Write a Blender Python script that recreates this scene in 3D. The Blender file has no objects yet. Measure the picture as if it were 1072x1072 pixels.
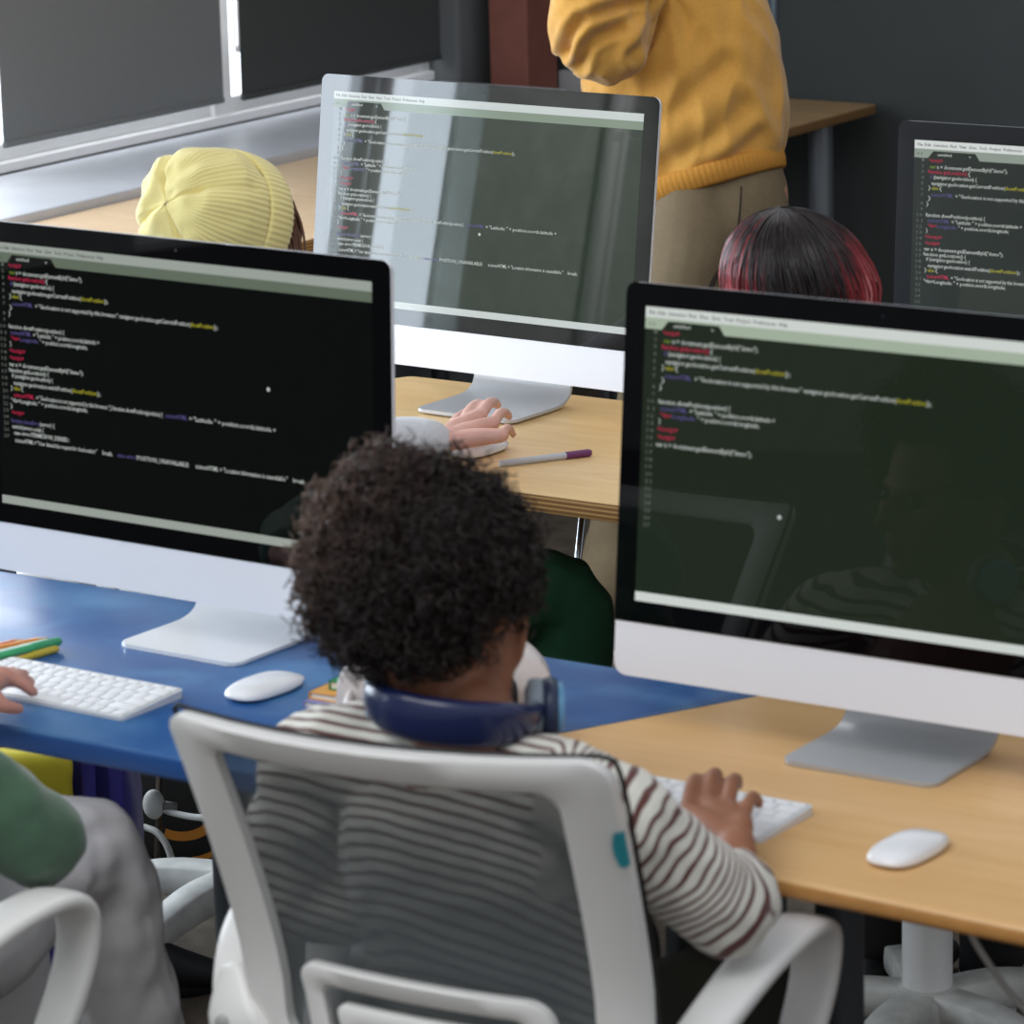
import bpy, bmesh, math, random
import numpy as np
from mathutils import Vector, Matrix, noise

random.seed(7)
RNG = np.random.default_rng(7)
scene = bpy.context.scene
COL = scene.collection

# ------------------------------------------------------------------ camera
F, CAMH, PITCH, ROLL, TH = 4046.77, 2.05035, .24178, .025506, .59
_f = np.array([0, math.cos(PITCH), -math.sin(PITCH)])
_r = np.array([1., 0, 0])
_d = np.cross(_f, _r)
CR = np.array([math.cos(ROLL) * _r + math.sin(ROLL) * _d, -math.sin(ROLL) * _r + math.cos(ROLL) * _d, _f])
_c, _s = math.cos(TH), math.sin(TH)
CR = CR @ np.array([[_c, -_s, 0], [_s, _c, 0], [0, 0, 1]]).T
CO = np.array([0, 0, CAMH])


def at(px, py, ax, v):
    """point of the photo (px,py) on the plane coordinate[ax] = v of the room"""
    d = CR.T @ np.array([(px - 536) / F, (py - 536) / F, 1.])
    return CO + d * (v - CO[ax]) / d[ax]


def atz(px, py, z):
    return at(px, py, 2, z)


def atd(px, py, dep):
    return CO + CR.T @ np.array([(px - 536) / F, (py - 536) / F, 1.]) * dep


cam = bpy.data.cameras.new('camera')
cam.sensor_width = 36
cam.sensor_fit = 'HORIZONTAL'
cam.lens = F / 1072 * 36
cam.clip_end = 60
cam.dof.use_dof = True
cam.dof.focus_distance = 6.15
cam.dof.aperture_fstop = 9.5
co = bpy.data.objects.new('camera', cam)
COL.objects.link(co)
mw = Matrix.Identity(4)
for i in range(3):
    mw[i][0] = CR[0][i]
    mw[i][1] = -CR[1][i]
    mw[i][2] = -CR[2][i]
    mw[i][3] = CO[i]
co.matrix_world = mw
scene.camera = co


# ------------------------------------------------------------------ materials
def lin(c):
    if isinstance(c, str):
        c = [int(c[i:i + 2], 16) / 255 for i in (0, 2, 4)]
    return tuple(((x / 12.92) if x <= .04045 else ((x + .055) / 1.055) ** 2.4) for x in c) + (1,)


MATS = {}


def mat(name, col, rough=.5, metal=0., spec=.5, noise_amt=0., noise_scale=40., bump=0., bump_scale=200., emis=None, estr=0., coat=0., sheen=0., stretch=None):
    if name in MATS:
        return MATS[name]
    m = bpy.data.materials.new(name)
    m.use_nodes = True
    nt = m.node_tree
    b = nt.nodes['Principled BSDF']
    c = lin(col)
    b.inputs['Base Color'].default_value = c
    b.inputs['Roughness'].default_value = rough
    b.inputs['Metallic'].default_value = metal
    b.inputs['Specular IOR Level'].default_value = spec
    if coat:
        b.inputs['Coat Weight'].default_value = coat
        b.inputs['Coat Roughness'].default_value = .08
    if sheen:
        b.inputs['Sheen Weight'].default_value = sheen
    if emis is not None:
        b.inputs['Emission Color'].default_value = lin(emis)
        b.inputs['Emission Strength'].default_value = estr
    tc = nt.nodes.new('ShaderNodeTexCoord')
    src = tc.outputs['Object']
    if stretch:
        mp = nt.nodes.new('ShaderNodeMapping')
        mp.inputs['Scale'].default_value = stretch
        nt.links.new(src, mp.inputs['Vector'])
        src = mp.outputs['Vector']
    if noise_amt:
        n = nt.nodes.new('ShaderNodeTexNoise')
        n.inputs['Scale'].default_value = noise_scale
        n.inputs['Detail'].default_value = 5
        nt.links.new(src, n.inputs['Vector'])
        r = nt.nodes.new('ShaderNodeValToRGB')
        r.color_ramp.elements[0].position = .3
        r.color_ramp.elements[1].position = .7
        r.color_ramp.elements[0].color = tuple(x * (1 - noise_amt) for x in c[:3]) + (1,)
        r.color_ramp.elements[1].color = tuple(min(1, x * (1 + noise_amt)) for x in c[:3]) + (1,)
        nt.links.new(n.outputs['Fac'], r.inputs['Fac'])
        nt.links.new(r.outputs['Color'], b.inputs['Base Color'])
    if bump:
        n2 = nt.nodes.new('ShaderNodeTexNoise')
        n2.inputs['Scale'].default_value = bump_scale
        n2.inputs['Detail'].default_value = 3
        nt.links.new(src, n2.inputs['Vector'])
        bp = nt.nodes.new('ShaderNodeBump')
        bp.inputs['Strength'].default_value = bump
        bp.inputs['Distance'].default_value = .004
        nt.links.new(n2.outputs['Fac'], bp.inputs['Height'])
        nt.links.new(bp.outputs['Normal'], b.inputs['Normal'])
    MATS[name] = m
    return m


def wood(name, c1, c2, rough=.35, coat=.0):
    m = mat(name, c1, rough, coat=coat)
    nt = m.node_tree
    b = nt.nodes['Principled BSDF']
    tc = nt.nodes.new('ShaderNodeTexCoord')
    mp = nt.nodes.new('ShaderNodeMapping')
    mp.inputs['Scale'].default_value = (1.6, 14, 14)
    nt.links.new(tc.outputs['Object'], mp.inputs['Vector'])
    n = nt.nodes.new('ShaderNodeTexNoise')
    n.inputs['Scale'].default_value = 3
    n.inputs['Detail'].default_value = 8
    n.inputs['Roughness'].default_value = .65
    n.inputs['Distortion'].default_value = .6
    nt.links.new(mp.outputs['Vector'], n.inputs['Vector'])
    r = nt.nodes.new('ShaderNodeValToRGB')
    r.color_ramp.elements[0].position = .32
    r.color_ramp.elements[1].position = .68
    r.color_ramp.elements[0].color = lin(c2)
    r.color_ramp.elements[1].color = lin(c1)
    nt.links.new(n.outputs['Fac'], r.inputs['Fac'])
    nt.links.new(r.outputs['Color'], b.inputs['Base Color'])
    return m


def layered(name, c1, c2):
    """plywood edge: thin horizontal layers"""
    m = mat(name, c1, .5)
    nt = m.node_tree
    b = nt.nodes['Principled BSDF']
    tc = nt.nodes.new('ShaderNodeTexCoord')
    sp = nt.nodes.new('ShaderNodeSeparateXYZ')
    nt.links.new(tc.outputs['Object'], sp.inputs[0])
    mu = nt.nodes.new('ShaderNodeMath')
    mu.operation = 'MULTIPLY'
    mu.inputs[1].default_value = 900
    nt.links.new(sp.outputs['Z'], mu.inputs[0])
    si = nt.nodes.new('ShaderNodeMath')
    si.operation = 'SINE'
    nt.links.new(mu.outputs[0], si.inputs[0])
    r = nt.nodes.new('ShaderNodeValToRGB')
    r.color_ramp.elements[0].color = lin(c2)
    r.color_ramp.elements[1].color = lin(c1)
    r.color_ramp.elements[0].position = .1
    r.color_ramp.elements[1].position = .6
    nt.links.new(si.outputs[0], r.inputs['Fac'])
    nt.links.new(r.outputs['Color'], b.inputs['Base Color'])
    return m


def attr_ramp(name, attr, stops, rough=.9, const=False, sheen=0., bump=0., bump_scale=300, spec=.3):
    """colour from a float attribute stored on the mesh"""
    m = mat(name, 'ffffff', rough, spec=spec, bump=bump, bump_scale=bump_scale, sheen=sheen)
    nt = m.node_tree
    b = nt.nodes['Principled BSDF']
    a = nt.nodes.new('ShaderNodeAttribute')
    a.attribute_name = attr
    r = nt.nodes.new('ShaderNodeValToRGB')
    if const:
        r.color_ramp.interpolation = 'CONSTANT'
    els = r.color_ramp.elements
    while len(els) < len(stops):
        els.new(.5)
    for e, (p, c) in zip(els, stops):
        e.position = p
        e.color = lin(c)
    nt.links.new(a.outputs['Fac'], r.inputs['Fac'])
    nt.links.new(r.outputs['Color'], b.inputs['Base Color'])
    return m


# ------------------------------------------------------------------ mesh helpers
def link(o, parent=None):
    COL.objects.link(o)
    if parent is not None:
        o.parent = parent
    return o


def tag(o, label=None, cat=None, group=None, kind=None):
    if label:
        o['label'] = label
    if cat:
        o['category'] = cat
    if group:
        o['group'] = group
    if kind:
        o['kind'] = kind
    return o


def thing(name, label, cat, loc=(0, 0, 0), rz=0., group=None):
    o = bpy.data.objects.new(name, None)
    o.empty_display_size = .05
    o.location = loc
    o.rotation_euler = (0, 0, rz)
    link(o)
    return tag(o, label, cat, group)


def mesh(name, v, f, m, parent=None, smooth=True, attrs=None, fm=None):
    me = bpy.data.meshes.new(name)
    me.from_pydata([tuple(map(float, p)) for p in v], [], [tuple(map(int, q)) for q in f])
    for x in (m if isinstance(m, (list, tuple)) else [m]):
        me.materials.append(x)
    if fm is not None:
        me.polygons.foreach_set('material_index', np.array(fm, dtype=np.int32))
    if smooth:
        me.polygons.foreach_set('use_smooth', np.ones(len(me.polygons), dtype=bool))
    for k, val in (attrs or {}).items():
        a = me.attributes.new(k, 'FLOAT', 'POINT')
        a.data.foreach_set('value', np.asarray(val, dtype=np.float32))
    me.update()
    return link(bpy.data.objects.new(name, me), parent)


def sharp(o, ang=35):
    o.data.set_sharp_from_angle(angle=math.radians(ang))
    return o


def join(parts):
    V, Fc, n = [], [], 0
    for v, f in parts:
        V += [tuple(p) for p in v]
        Fc += [tuple(i + n for i in q) for q in f]
        n += len(v)
    return V, Fc


def box(x0, x1, y0, y1, z0, z1, r=0., seg=2):
    bm = bmesh.new()
    bmesh.ops.create_cube(bm, size=1)
    for v in bm.verts:
        v.co = ((x0 + x1) / 2 + v.co.x * (x1 - x0), (y0 + y1) / 2 + v.co.y * (y1 - y0), (z0 + z1) / 2 + v.co.z * (z1 - z0))
    if r:
        bmesh.ops.bevel(bm, geom=bm.edges[:], offset=r, segments=seg, profile=.5, affect='EDGES')
    bm.verts.index_update()
    out = [tuple(v.co) for v in bm.verts], [tuple(v.index for v in q.verts) for q in bm.faces]
    bm.free()
    return out


def prism(outline, z0, z1, r=0., seg=3):
    """outline: list of (x,y) counter clockwise, with rounded top and bottom edges"""
    n = len(outline)
    P = np.array(outline, float)
    rings = []
    # inset along corner normals
    a = P - np.roll(P, 1, 0)
    b = np.roll(P, -1, 0) - P
    a /= np.linalg.norm(a, axis=1)[:, None] + 1e-12
    b /= np.linalg.norm(b, axis=1)[:, None] + 1e-12
    na = np.stack([-a[:, 1], a[:, 0]], 1)
    nb = np.stack([-b[:, 1], b[:, 0]], 1)
    nn = na + nb
    nn /= (np.sum(nn * na, 1))[:, None] + 1e-9
    prof = []
    if r:
        for i in range(seg + 1):
            t = math.pi / 2 * i / seg
            prof.append((r * (1 - math.sin(t)), z0 + r * (1 - math.cos(t))))
        for i in range(seg + 1):
            t = math.pi / 2 * i / seg
            prof.append((r * (1 - math.cos(t)), z1 - r * (1 - math.sin(t))))
    else:
        prof = [(0, z0), (0, z1)]
    V, Fc = [], []
    for ins, z in prof:
        Q = P + nn * ins
        V += [(q[0], q[1], z) for q in Q]
    for k in range(len(prof) - 1):
        for i in range(n):
            j = (i + 1) % n
            Fc.append((k * n + i, k * n + j, (k + 1) * n + j, (k + 1) * n + i))
    Fc.append(tuple(range(n - 1, -1, -1)))
    Fc.append(tuple((len(prof) - 1) * n + i for i in range(n)))
    return V, Fc


def fillet(pts, rads, seg=6):
    """rounded corner polygon, seg+1 points per corner"""
    out = []
    n = len(pts)
    for i in range(n):
        p = np.array(pts[i], float)
        a = np.array(pts[i - 1], float) - p
        b = np.array(pts[(i + 1) % n], float) - p
        a /= np.linalg.norm(a)
        b /= np.linalg.norm(b)
        r = rads[i] if isinstance(rads, (list, tuple)) else rads
        ang = math.acos(max(-1, min(1, a @ b)))
        t = r / math.tan(ang / 2)
        c = p + (a + b) / np.linalg.norm(a + b) * r / math.sin(ang / 2)
        s = p + a * t - c
        e = p + b * t - c
        om = math.acos(max(-1, min(1, (s @ e) / (np.linalg.norm(s) * np.linalg.norm(e) + 1e-12))))
        for k in range(seg + 1):
            u = k / seg
            if om < 1e-5:
                q = p
            else:
                q = c + (math.sin((1 - u) * om) * s + math.sin(u * om) * e) / math.sin(om)
            out.append(tuple(q))
    return out


def spline(P, sub=5):
    P = np.array(P, float)
    if len(P) < 3 or sub < 2:
        if len(P) == 2 and sub > 1:
            t = np.linspace(0, 1, sub + 1)[:, None]
            return P[0] * (1 - t) + P[1] * t
        return P
    Q = np.vstack([2 * P[0] - P[1], P, 2 * P[-1] - P[-2]])
    out = []
    for i in range(1, len(Q) - 2):
        p0, p1, p2, p3 = Q[i - 1], Q[i], Q[i + 1], Q[i + 2]
        for k in range(sub):
            t = k / sub
            out.append(.5 * ((2 * p1) + (p2 - p0) * t + (2 * p0 - 5 * p1 + 4 * p2 - p3) * t * t + (3 * p1 - p0 - 3 * p2 + p3) * t ** 3))
    out.append(P[-1])
    return np.array(out)


def frames(P, side=None):
    n = len(P)
    T = np.gradient(P, axis=0)
    T /= np.linalg.norm(T, axis=1)[:, None] + 1e-12
    if side is None:
        side = np.array([1., 0, 0]) if abs(T[0][0]) < .8 else np.array([0, 1., 0])
    A = []
    a = np.array(side, float)
    for i in range(n):
        a = a - T[i] * (a @ T[i])
        a /= np.linalg.norm(a) + 1e-12
        A.append(a.copy())
    A = np.array(A)
    B = np.cross(T, A)
    return T, A, B


def tube(pts, rad, n=14, sub=5, side=None, cap='round', power=2., fixed=False):
    """swept tube; rad: scalars or (a,b) half widths per control point"""
    R_ = np.array([(r, r) if np.isscalar(r) else tuple(r) for r in (rad if hasattr(rad, '__len__') else [rad] * len(pts))], float)
    k = len(pts)
    D = np.hstack([np.array(pts, float), R_])
    D = spline(D, sub)
    P, RR = D[:, :3], np.maximum(D[:, 3:], 1e-4)
    T, A, B = frames(P, side)
    if fixed:
        A = np.array([U(np.array(side, float) - t * (t @ np.array(side, float))) for t in T])
        B = np.cross(T, A)
    th = np.linspace(0, 2 * math.pi, n, endpoint=False)
    ct, st = np.cos(th), np.sin(th)
    if power != 2.:
        ct = np.sign(ct) * np.abs(ct) ** (2 / power)
        st = np.sign(st) * np.abs(st) ** (2 / power)
    rings = []
    if cap == 'round':
        m = min(RR[0])
        for t in (80, 60, 35, 15):
            t = math.radians(t)
            rings.append((P[0] - T[0] * m * math.sin(t), RR[0] * math.cos(t), A[0], B[0]))
    for i in range(len(P)):
        rings.append((P[i], RR[i], A[i], B[i]))
    if cap == 'round':
        m = min(RR[-1])
        for t in (15, 35, 60, 80):
            t = math.radians(t)
            rings.append((P[-1] + T[-1] * m * math.sin(t), RR[-1] * math.cos(t), A[-1], B[-1]))
    V, Fc = [], []
    for p, r, a, b in rings:
        for j in range(n):
            V.append(tuple(p + a * r[0] * ct[j] + b * r[1] * st[j]))
    for i in range(len(rings) - 1):
        for j in range(n):
            q = (j + 1) % n
            Fc.append((i * n + j, i * n + q, (i + 1) * n + q, (i + 1) * n + j))
    Fc.append(tuple(range(n - 1, -1, -1)))
    Fc.append(tuple((len(rings) - 1) * n + j for j in range(n)))
    return V, Fc


def lathe(profile, n=24, origin=(0, 0, 0), axis=(0, 0, 1), side=None):
    """profile: list of (radius, height) along axis"""
    ax = np.array(axis, float)
    ax /= np.linalg.norm(ax)
    s = np.array(side if side is not None else ((1, 0, 0) if abs(ax[0]) < .8 else (0, 1, 0)), float)
    s = s - ax * (s @ ax)
    s /= np.linalg.norm(s)
    b = np.cross(ax, s)
    V, Fc = [], []
    for r, h in profile:
        for j in range(n):
            t = 2 * math.pi * j / n
            V.append(tuple(np.array(origin) + ax * h + (s * math.cos(t) + b * math.sin(t)) * max(r, 1e-4)))
    for i in range(len(profile) - 1):
        for j in range(n):
            q = (j + 1) % n
            Fc.append((i * n + j, i * n + q, (i + 1) * n + q, (i + 1) * n + j))
    Fc.append(tuple(range(n - 1, -1, -1)))
    Fc.append(tuple((len(profile) - 1) * n + j for j in range(n)))
    return V, Fc


def ell(c, a, b, d, nu=20, nv=12):
    """ellipsoid with half axis vectors a, b, d (d is the pole axis)"""
    c, a, b, d = (np.array(x, float) for x in (c, a, b, d))
    V, Fc = [tuple(c - d)], []
    for i in range(1, nv):
        ph = -math.pi / 2 + math.pi * i / nv
        for j in range(nu):
            t = 2 * math.pi * j / nu
            V.append(tuple(c + (a * math.cos(t) + b * math.sin(t)) * math.cos(ph) + d * math.sin(ph)))
    V.append(tuple(c + d))
    for j in range(nu):
        q = (j + 1) % nu
        Fc.append((0, 1 + q, 1 + j))
        Fc.append((len(V) - 1, 1 + (nv - 2) * nu + j, 1 + (nv - 2) * nu + q))
    for i in range(nv - 2):
        for j in range(nu):
            q = (j + 1) % nu
            Fc.append((1 + i * nu + j, 1 + i * nu + q, 1 + (i + 1) * nu + q, 1 + (i + 1) * nu + j))
    return V, Fc


def remesh(parts, voxel=.006, smooth=4, factor=.5):
    V, Fc = join(parts)
    me = bpy.data.meshes.new('tmp')
    me.from_pydata(V, [], Fc)
    bm = bmesh.new()
    bm.from_mesh(me)
    bmesh.ops.recalc_face_normals(bm, faces=bm.faces[:])
    bm.to_mesh(me)
    bm.free()
    o = bpy.data.objects.new('tmp', me)
    COL.objects.link(o)
    md = o.modifiers.new('r', 'REMESH')
    md.mode = 'VOXEL'
    md.voxel_size = voxel
    if smooth:
        sm = o.modifiers.new('s', 'SMOOTH')
        sm.factor = factor
        sm.iterations = smooth
    dg = bpy.context.evaluated_depsgraph_get()
    dg.update()
    ev = o.evaluated_get(dg)
    m2 = bpy.data.meshes.new_from_object(ev)
    n = len(m2.vertices)
    A = np.empty(n * 3)
    m2.vertices.foreach_get('co', A)
    N = np.empty(n * 3)
    m2.vertices.foreach_get('normal', N)
    Fo = [tuple(p.vertices) for p in m2.polygons]
    bpy.data.objects.remove(o)
    bpy.data.meshes.remove(me)
    bpy.data.meshes.remove(m2)
    return A.reshape(-1, 3), Fo, N.reshape(-1, 3)


def wrinkle(A, N, amp, scale, seed=0., aniso=(1, 1, 1), ridge=False):
    out = A.copy()
    for i in range(len(A)):
        p = Vector((A[i][0] * aniso[0] * scale + seed, A[i][1] * aniso[1] * scale, A[i][2] * aniso[2] * scale))
        n = noise.noise(p) + .5 * noise.noise(p * 2.1)
        if ridge:
            n = 1 - 2.2 * abs(n)
        out[i] += N[i] * amp * n
    return out


def frame_ring(outer, inner, th, fn, crown=.3):
    """plate ring between two matched outlines, mapped by fn(x,h,offset)"""
    n = len(outer)
    V, Fc = [], []
    prof = [(0., -.35), (.12, -.5), (.5, -.5 - crown * .3), (.88, -.5), (1., -.35), (1., .35), (.88, .5), (.12, .5), (0., .35)]
    k = len(prof)
    for i in range(n):
        o, q = np.array(outer[i]), np.array(inner[i])
        for t, s in prof:
            p = o * (1 - t) + q * t
            V.append(tuple(fn(p[0], p[1], s * th)))
    for i in range(n):
        j = (i + 1) % n
        for a in range(k):
            b = (a + 1) % k
            Fc.append((i * k + a, i * k + b, j * k + b, j * k + a))
    return V, Fc


def xform(vf, M):
    v, f = vf
    return [tuple(M @ Vector(p)) for p in v], f


def instance(src, parent, loc=None, name=None):
    c = src.copy()
    if name:
        c.name = name
    COL.objects.link(c)
    if parent is not None:
        c.parent = parent
    if loc is not None:
        c.location = loc
    return c


def copy_tree(o, parent=None):
    c = o.copy()
    COL.objects.link(c)
    c.parent = parent
    for ch in [x for x in bpy.data.objects if x.parent == o]:
        copy_tree(ch, c)
    return c


def U(v):
    v = np.array(v, float)
    return v / np.linalg.norm(v)

# ------------------------------------------------------------------ shared materials
M_white_plastic = mat('white_plastic', 'd6d5d3', .45)
M_alu = mat('aluminium', 'ecedf2', .42, .1)
M_foot = mat('stand_aluminium', 'cfd1d4', .4, .35)
M_bezel = mat('black_glass', '050507', .03, spec=.5)
M_keys = mat('white_keycaps', 'f0f0f0', .5)
M_wood_front = wood('maple_table', 'e0b57e', 'd6a86e', .32)
M_wood_mid = wood('birch_table', 'e6c48f', 'd8b27a', .36)
M_wood_win = wood('pale_wood_table', 'e6caa8', 'd9b992', .4)
M_wood_dark = wood('oak_table', 'a98b64', '947550', .45)
M_edge_ply = layered('ply_edge', 'c99f66', '8a6538')
M_edge_front = mat('maple_edge', 'b98447', .45, noise_amt=.12, noise_scale=30)
M_black = mat('black_rubber', '101011', .6)
M_darkgrey = mat('dark_grey_metal', '4c5157', .38, .5)
M_chrome = mat('chrome', 'c9ccd0', .2, 1.)
M_cable = mat('white_cable', 'aeada8', .55)


def blue_laminate():
    m = mat('blue_laminate', '2b5a90', .3, spec=.5)
    nt = m.node_tree
    b = nt.nodes['Principled BSDF']
    tc = nt.nodes.new('ShaderNodeTexCoord')
    n = nt.nodes.new('ShaderNodeTexNoise')
    n.inputs['Scale'].default_value = 7
    n.inputs['Detail'].default_value = 7
    n.inputs['Distortion'].default_value = .5
    nt.links.new(tc.outputs['Object'], n.inputs['Vector'])
    r = nt.nodes.new('ShaderNodeValToRGB')
    r.color_ramp.elements[0].position = .46
    r.color_ramp.elements[1].position = .95
    r.color_ramp.elements[0].color = lin('1f5590')
    r.color_ramp.elements[1].color = lin('6299c2')
    nt.links.new(n.outputs['Fac'], r.inputs['Fac'])
    nt.links.new(r.outputs['Color'], b.inputs['Base Color'])
    r2 = nt.nodes.new('ShaderNodeMapRange')
    r2.inputs['To Min'].default_value = .22
    r2.inputs['To Max'].default_value = .5
    nt.links.new(n.outputs['Fac'], r2.inputs['Value'])
    nt.links.new(r2.outputs['Result'], b.inputs['Roughness'])
    return m


M_blue = blue_laminate()
M_blue_edge = mat('blue_edge', '23508f', .35)

# ------------------------------------------------------------------ the room
M_floor = mat('carpet', '5c5246', .95, noise_amt=.3, noise_scale=18, bump=.5, bump_scale=260)
M_wall_dark = mat('dark_grey_paint', '3c403f', .85, noise_amt=.06, noise_scale=6, bump=.1, bump_scale=60)
M_wall_low = mat('lower_wall_paint', '66696a', .85, noise_amt=.06, noise_scale=8)
M_plaster = mat('rough_plaster', 'b9beb8', .9, noise_amt=.12, noise_scale=14, bump=1., bump_scale=28)
M_frame = mat('white_window_frame', 'fafafa', .5)
M_sill = mat('grey_sill', 'c2c5cb', .5, noise_amt=.05, noise_scale=9)
M_brown = mat('brown_post_paint', '8c5548', .7, noise_amt=.08, noise_scale=20)


def struct(name, vf, m, parent=None, smooth=False):
    o = mesh(name, vf[0], vf[1], m, parent, smooth)
    if parent is None:
        o['kind'] = 'structure'
    return o


WX = -5.62
struct('floor', box(-6.2, 2.5, -6, 8.6, -.1, 0), M_floor)
struct('wall_back', box(-6.2, 2.5, 8.33, 8.5, 0, 3.0), M_wall_dark)
# window wall: low wall, plaster piers, lintel
low = join([box(WX - .22, WX - .02, -6, 8.33, 0, .76), box(WX - .02, -5.24, 2.2, 8.1, 0, .7)])
struct('wall_left', low, M_wall_low)
piers = join([box(WX - .22, WX + .02, 1.68, 2.16, .76, 3.0), box(WX - .22, WX, .75, 1.7, .76, 3.0), box(WX - .22, WX, 5.62, 5.8, .76, 3.0), box(WX - .22, WX, -6, -1.2, .76, 3.0),
              box(WX - .22, WX, -6, 8.33, 2.45, 3.0)])
struct('wall_left_piers', piers, M_plaster).name = 'wall_left.001'
struct('trim_1', box(WX - .2, WX + .07, 8.1, 8.33, 0, 3.0, .012, 3), M_wall_low, smooth=True)
struct('trim_2', box(-5.49, -5.375, 8.15, 8.29, 0, 3.0, .003, 1), M_brown)
struct('trim_3', join([box(-4.80, -4.762, 8.29, 8.33, .05, 3.0, .004, 1), box(-4.762, -4.75, 8.315, 8.33, .05, 3.0)]), mat('slate_trim_paint', '75838c', .5))
struct('trim_4', box(WX + .0, -5.225, 2.2, 8.1, .72, .76, .006, 2), M_sill, smooth=True)     # deep window sill
sharp(bpy.data.objects['trim_4'], 20)
sharp(bpy.data.objects['trim_1'])
_a, _b = at(584, 70, 1, 8.30), at(640, 75, 1, 8.30)
struct('trim_6', box(_a[0], _b[0], 8.30, 8.33, 0, _a[2] - .01, .002, 1), mat('grey_panel', 'a9aaac', .7))
# vertical pipe on the plaster pier
struct('trim_5', join([lathe([(.022, 0), (.022, 3.0)], 16, (WX + .05, 1.66, 0)), lathe([(.013, 0), (.013, 3.0)], 12, (WX + .04, 1.60, 0))]), M_frame, smooth=True)


def window(name, y0, y1, mulls, z0=.76, z1=2.45):
    parts = [box(WX - .055, WX - .004, y0, y1, z0, z0 + .026, .004, 1), box(WX - .055, WX - .022, y0, y1, z0 + .026, z0 + .064, .004, 1), box(WX - .055, WX - .02, y0, y1, z1 - .06, z1, .004, 1),
             box(WX - .055, WX - .02, y0, y0 + .03, z0, z1, .004, 1), box(WX - .055, WX - .02, y1 - .05, y1, z0, z1, .004, 1)]
    for a, b in mulls:
        parts += [box(WX - .055, WX - .012, a, b, z0, z1, .004, 1)]
    o = struct(name, join(parts), M_frame)
    g = mat('window_glass', 'ffffff', .02)
    nt = g.node_tree
    if 'tr' not in nt.nodes:
        t = nt.nodes.new('ShaderNodeBsdfTransparent')
        t.name = 'tr'
        gl = nt.nodes.new('ShaderNodeBsdfGlossy')
        gl.inputs['Roughness'].default_value = .02
        mx = nt.nodes.new('ShaderNodeMixShader')
        mx.inputs[0].default_value = .06
        nt.links.new(t.outputs[0], mx.inputs[1])
        nt.links.new(gl.outputs[0], mx.inputs[2])
        nt.links.new(mx.outputs[0], nt.nodes['Material Output'].inputs[0])
    mesh('pane', *box(WX - .052, WX - .049, y0 + .02, y1 - .02, z0 + .02, z1 - .02), g, o, False)
    return o


window('window_1', 5.8, 8.1, [(6.33, 6.38), (7.19, 7.262)])
window('window_2', 2.12, 5.62, [(2.48, 2.53), (2.545, 2.60), (3.6, 3.66), (4.6, 4.66)])
window('window_3', -1.2, .75, [(.3, .36)])

M_blind = mat('charcoal_blind_fabric', '7c7f80', .85, noise_amt=.05, noise_scale=350, bump=.25, bump_scale=600)


def blind(label, y0, y1, zb=.82, cord=True, M_blind=M_blind):
    t = thing('roller_blind', label, 'blind', (WX + .012, (y0 + y1) / 2, zb), 0, 'charcoal roller blinds')
    h = 2.43 - zb
    w = (y1 - y0) / 2
    mesh('fabric', *box(-.0015, .0015, -w, w, .012, h), M_blind, t, False)
    mesh('bottom_bar', *box(-.006, .006, -w, w, 0, .014, .003, 2), M_blind, t)
    mesh('roller', *lathe([(.02, -w), (.02, w)], 16, (0, 0, h), (0, 1, 0)), M_darkgrey, t)
    if cord:
        pts = [(.012, w + .035, h), (.014, w + .036, .6), (.012, w + .038, .16), (.016, w + .044, .13), (.014, w + .05, .16), (.016, w + .05, .6), (.012, w + .05, h)]
        mesh('pull_cord', *tube(pts, [.003] * 7, 6, 6), M_frame, t)
    return t


blind('wide charcoal roller blind lowered behind the child in the yellow beanie', 6.407, 7.195)
blind('charcoal roller blind beside the brown post in the far corner', 7.268, 8.1, .815, False, mat('dark_blind_fabric', '454746', .85, noise_amt=.05, noise_scale=350))
blind('charcoal roller blind lowered over the window nearest the viewer', -1.1, .28, .82)

# ------------------------------------------------------------------ tables
ZT = .74


def table(name, label, cat, outline, top_m, edge_m, th=.026, r=.006, z=ZT, group=None):
    cx = sum(p[0] for p in outline) / len(outline)
    cy = sum(p[1] for p in outline) / len(outline)
    t = thing(name, label, cat, (cx, cy, 0), 0, group)
    o = [(x - cx, y - cy) for x, y in outline]
    v, f = prism(o, z - th, z, r, 3)
    n = len(o)
    # top faces and rounded shoulder in the top material, sides in the edge material
    fm = []
    for q in f:
        zs = [v[i][2] for i in q]
        fm.append(0 if min(zs) > z - r * .6 else 1)
    top = sharp(mesh('tabletop', v, f, [top_m, edge_m], t, True, fm=fm), 50)
    return t, cx, cy


def post_leg(t, cx, cy, x, y, r=.03, m=None, name='leg', z=ZT - .026):
    l = mesh(name, *lathe([(r, 0.012), (r, z)], 20, (x - cx, y - cy, 0)), m or M_darkgrey, t)
    mesh('foot_cap', *lathe([(r + .004, 0), (r + .006, .012), (r, .02)], 20, (x - cx, y - cy, 0)), M_black, l)
    sharp(l)


BS = .513   # slope of the slanted seam between the tables


def bx(y):
    return -2.324 + (y - 3.566) * BS


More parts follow.
